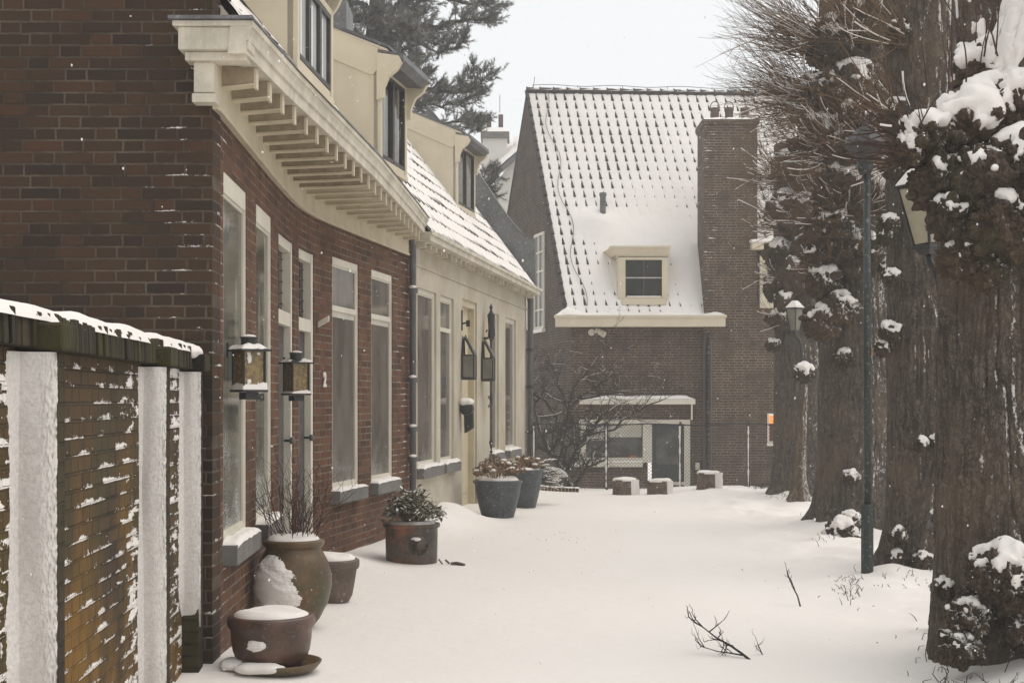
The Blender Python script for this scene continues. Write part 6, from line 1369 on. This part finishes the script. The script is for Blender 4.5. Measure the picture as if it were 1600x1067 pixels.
# ================================================================== pine behind the cottage
rr = random.Random(33); pd = 36.0
t = thing('pine_tree', 'big pine with snow-dusted needles rising behind the cottage roof', 'tree', (P(560, 0, pd).x, pd, -.9))
tr, nd, pl = MB(), MB(), MB()
q = lambda x_, y_, e=0.: P(x_, y_, pd+e)
tr.tube([(P(560, 0, pd).x, pd, -1), (P(560, 0, pd).x, pd, 4), q(575, 150), q(590, 0), q(600, -250)], [.32, .3, .24, .2, .12], 10)
def tuft(o, d, L, mb, n=26):
    for i in range(n):
        u_ = rr.random(); e = (d+Vector((rr.gauss(0, .62), rr.gauss(0, .62), rr.gauss(0, .62)))).normalized(); p = o+d*L*u_; l = .11*rr.uniform(.7, 1.25); s_ = e.cross(Vector((rr.random()-.5, rr.random()-.5, rr.random()-.5))).normalized()*.006; mb.face([p-s_, p+s_, p+e*l])
def bough(pts, r0, dens, spread, mean=(.8, 0, .25)):
    m = []
    for i in range(len(pts)-1):
        for j in range(4): m.append(pts[i].lerp(pts[i+1], j/4)+Vector((rr.gauss(0, .03), rr.gauss(0, .05), rr.gauss(0, .03))))
    m.append(pts[-1]); tr.tube(m, [r0*(1-.8*i/(len(m)-1)) for i in range(len(m))], 6)
    for i, p in enumerate(m):
        f_ = i/(len(m)-1)
        for _ in range(max(1, int(dens*(.6+.7*f_)))):
            d = (Vector(mean)+Vector((rr.gauss(0, .5), rr.gauss(0, .8), rr.gauss(.05, .5)))).normalized(); L = spread*rr.uniform(.35, 1); b = p+d*L; mid = p+d*L*.5-Vector((0, 0, .04)); tr.tube([p, mid, b], [.014, .01, .006], 4, cap=False)
            for k in range(rr.randint(2, 4)):
                o = p.lerp(b, rr.uniform(.35, 1)); e = (d+Vector((rr.gauss(0, .5), rr.gauss(0, .5), rr.gauss(.3, .4)))).normalized(); tuft(o, e, rr.uniform(.14, .3), nd if rr.random() < .72 else pl, 40)
            tuft(b, (d+Vector((0, 0, .5))).normalized(), .24, nd if rr.random() < .75 else pl, 44)
bough([q(590, -10), q(640, 0), q(690, -5), q(735, 8), q(768, 6)], .09, 4.5, .5); bough([q(588, 30, -1), q(640, 45, -1), q(690, 40, -1), q(730, 32, -1), q(760, 28, -1)], .09, 4.5, .45); bough([q(585, 60, .5), q(620, 40, .5), q(660, 60, .5), q(690, 72, .5)], .06, 4, .4)
bough([q(600, 60), q(650, 62), q(675, 80), q(690, 84)], .04, .5, .2); bough([q(690, 84), q(712, 72), q(728, 60)], .025, 2.5, .22, (.6, 0, .5))
bough([q(575, 120, -.5), q(620, 125, -.5), q(660, 140, -.5), q(700, 145, -.5), q(735, 142, -.5), q(762, 122, -.5)], .09, 3.6, .42); bough([q(578, 150, 0), q(640, 160, 0), q(690, 168, 0), q(735, 150)], .07, 4, .45); bough([q(600, 100), q(640, 95), q(662, 125)], .05, 3, .35)
bough([q(600, 170, .5), q(660, 190, .5), q(720, 192, .5), q(748, 186, .5)], .05, 3.2, .32, (.8, 0, .0)); bough([q(680, 150), q(720, 128), q(742, 110)], .03, 2.2, .22, (.7, 0, .5)); bough([q(700, 195), q(730, 200), q(745, 205)], .02, 2.5, .2)
for k in range(9): a = rr.uniform(-40, 170); bough([q(572, a, rr.uniform(-1, 1)), q(610, a+rr.uniform(-20, 10), rr.uniform(-1, 1)), q(650, a+rr.uniform(-25, 15), rr.uniform(-1.5, 1))], .06, 4.4, .5, (.5, 0, .1))
for k in range(10): a = rr.uniform(-40, 190); bough([q(572, a, rr.uniform(-1, 1)), q(540, a+rr.uniform(-20, 10), rr.uniform(-1, 1)), q(490, a+rr.uniform(-25, 15), rr.uniform(-1.5, 1))], .06, 4.2, .5, (-.5, 0, .1))
tr.build('trunk', M['bark_pine'], t, smooth=True); nd.build('crown', M['needle'], t); pl.build('snowy_needles', M['needle_pale'], t)
pd = 40.0; t = thing('pine_sapling', 'tip of a small dark pine poking up before the far white house', 'tree', (P(745, 0, pd).x, pd, -.9)); tr, nd, pl = MB(), MB(), MB()
tr.tube([(P(745, 0, pd).x, pd, -1), q(745, 330), q(752, 280)], [.08, .06, .02], 6)
for a, b in (((746, 305), (775, 272)), ((746, 318), (768, 305)), ((746, 300), (758, 270)), ((745, 325), (735, 280))): bough([q(*a), q((a[0]+b[0])/2, (a[1]+b[1])/2+4), q(*b)], .03, 2.4, .25, (.5, 0, .4))
tr.build('trunk', M['bark_pine'], t); nd.build('crown', M['needle'], t); pl.build('snowy_needles', M['needle_pale'], t)

# ================================================================== snow-laden air
mb = MB(); mb.box(-120, 120, -30, 140, -4, 16)
t = NT('snowy_air'); t.N.remove(t.b); pv = t.N.new('ShaderNodeVolumePrincipled'); pv.inputs['Color'].default_value = (.92, .93, .94, 1); pv.inputs['Density'].default_value = .0025; pv.inputs['Anisotropy'].default_value = .2
t.L.new(pv.outputs[0], t.out.inputs['Volume'])
tag(mb.build('haze', t.m, None), 'thin snowy haze', None, None, 'stuff')

# ================================================================== falling snow
rr = np.random.default_rng(5); v2, f2 = ico(1); vs, fs = [], []
for i in range(2000):
    d = rr.uniform(3.0, 30); x = rr.uniform(-.40, .40)*d; z = E+rr.uniform(-1.5, .35*d)
    if x < float(wallx(max(d, 8.8)))+.1 and d > 4 or z < .1 or (d < 8.7 and x < -1.5): continue
    r_ = rr.uniform(.0010, .0030)*(1+.03*d); s_ = np.array([r_*rr.uniform(.8, 1.2), r_, r_*rr.uniform(.9, 1.9)])
    vs.append(v2*s_+np.array([x, d, z])); fs.append(f2+len(v2)*(len(vs)-1))
o = np_mesh('falling_snow', np.concatenate(vs), np.concatenate(fs), M['snow']); tag(o, 'snowflakes drifting in the air over the lane', None, None, 'stuff')
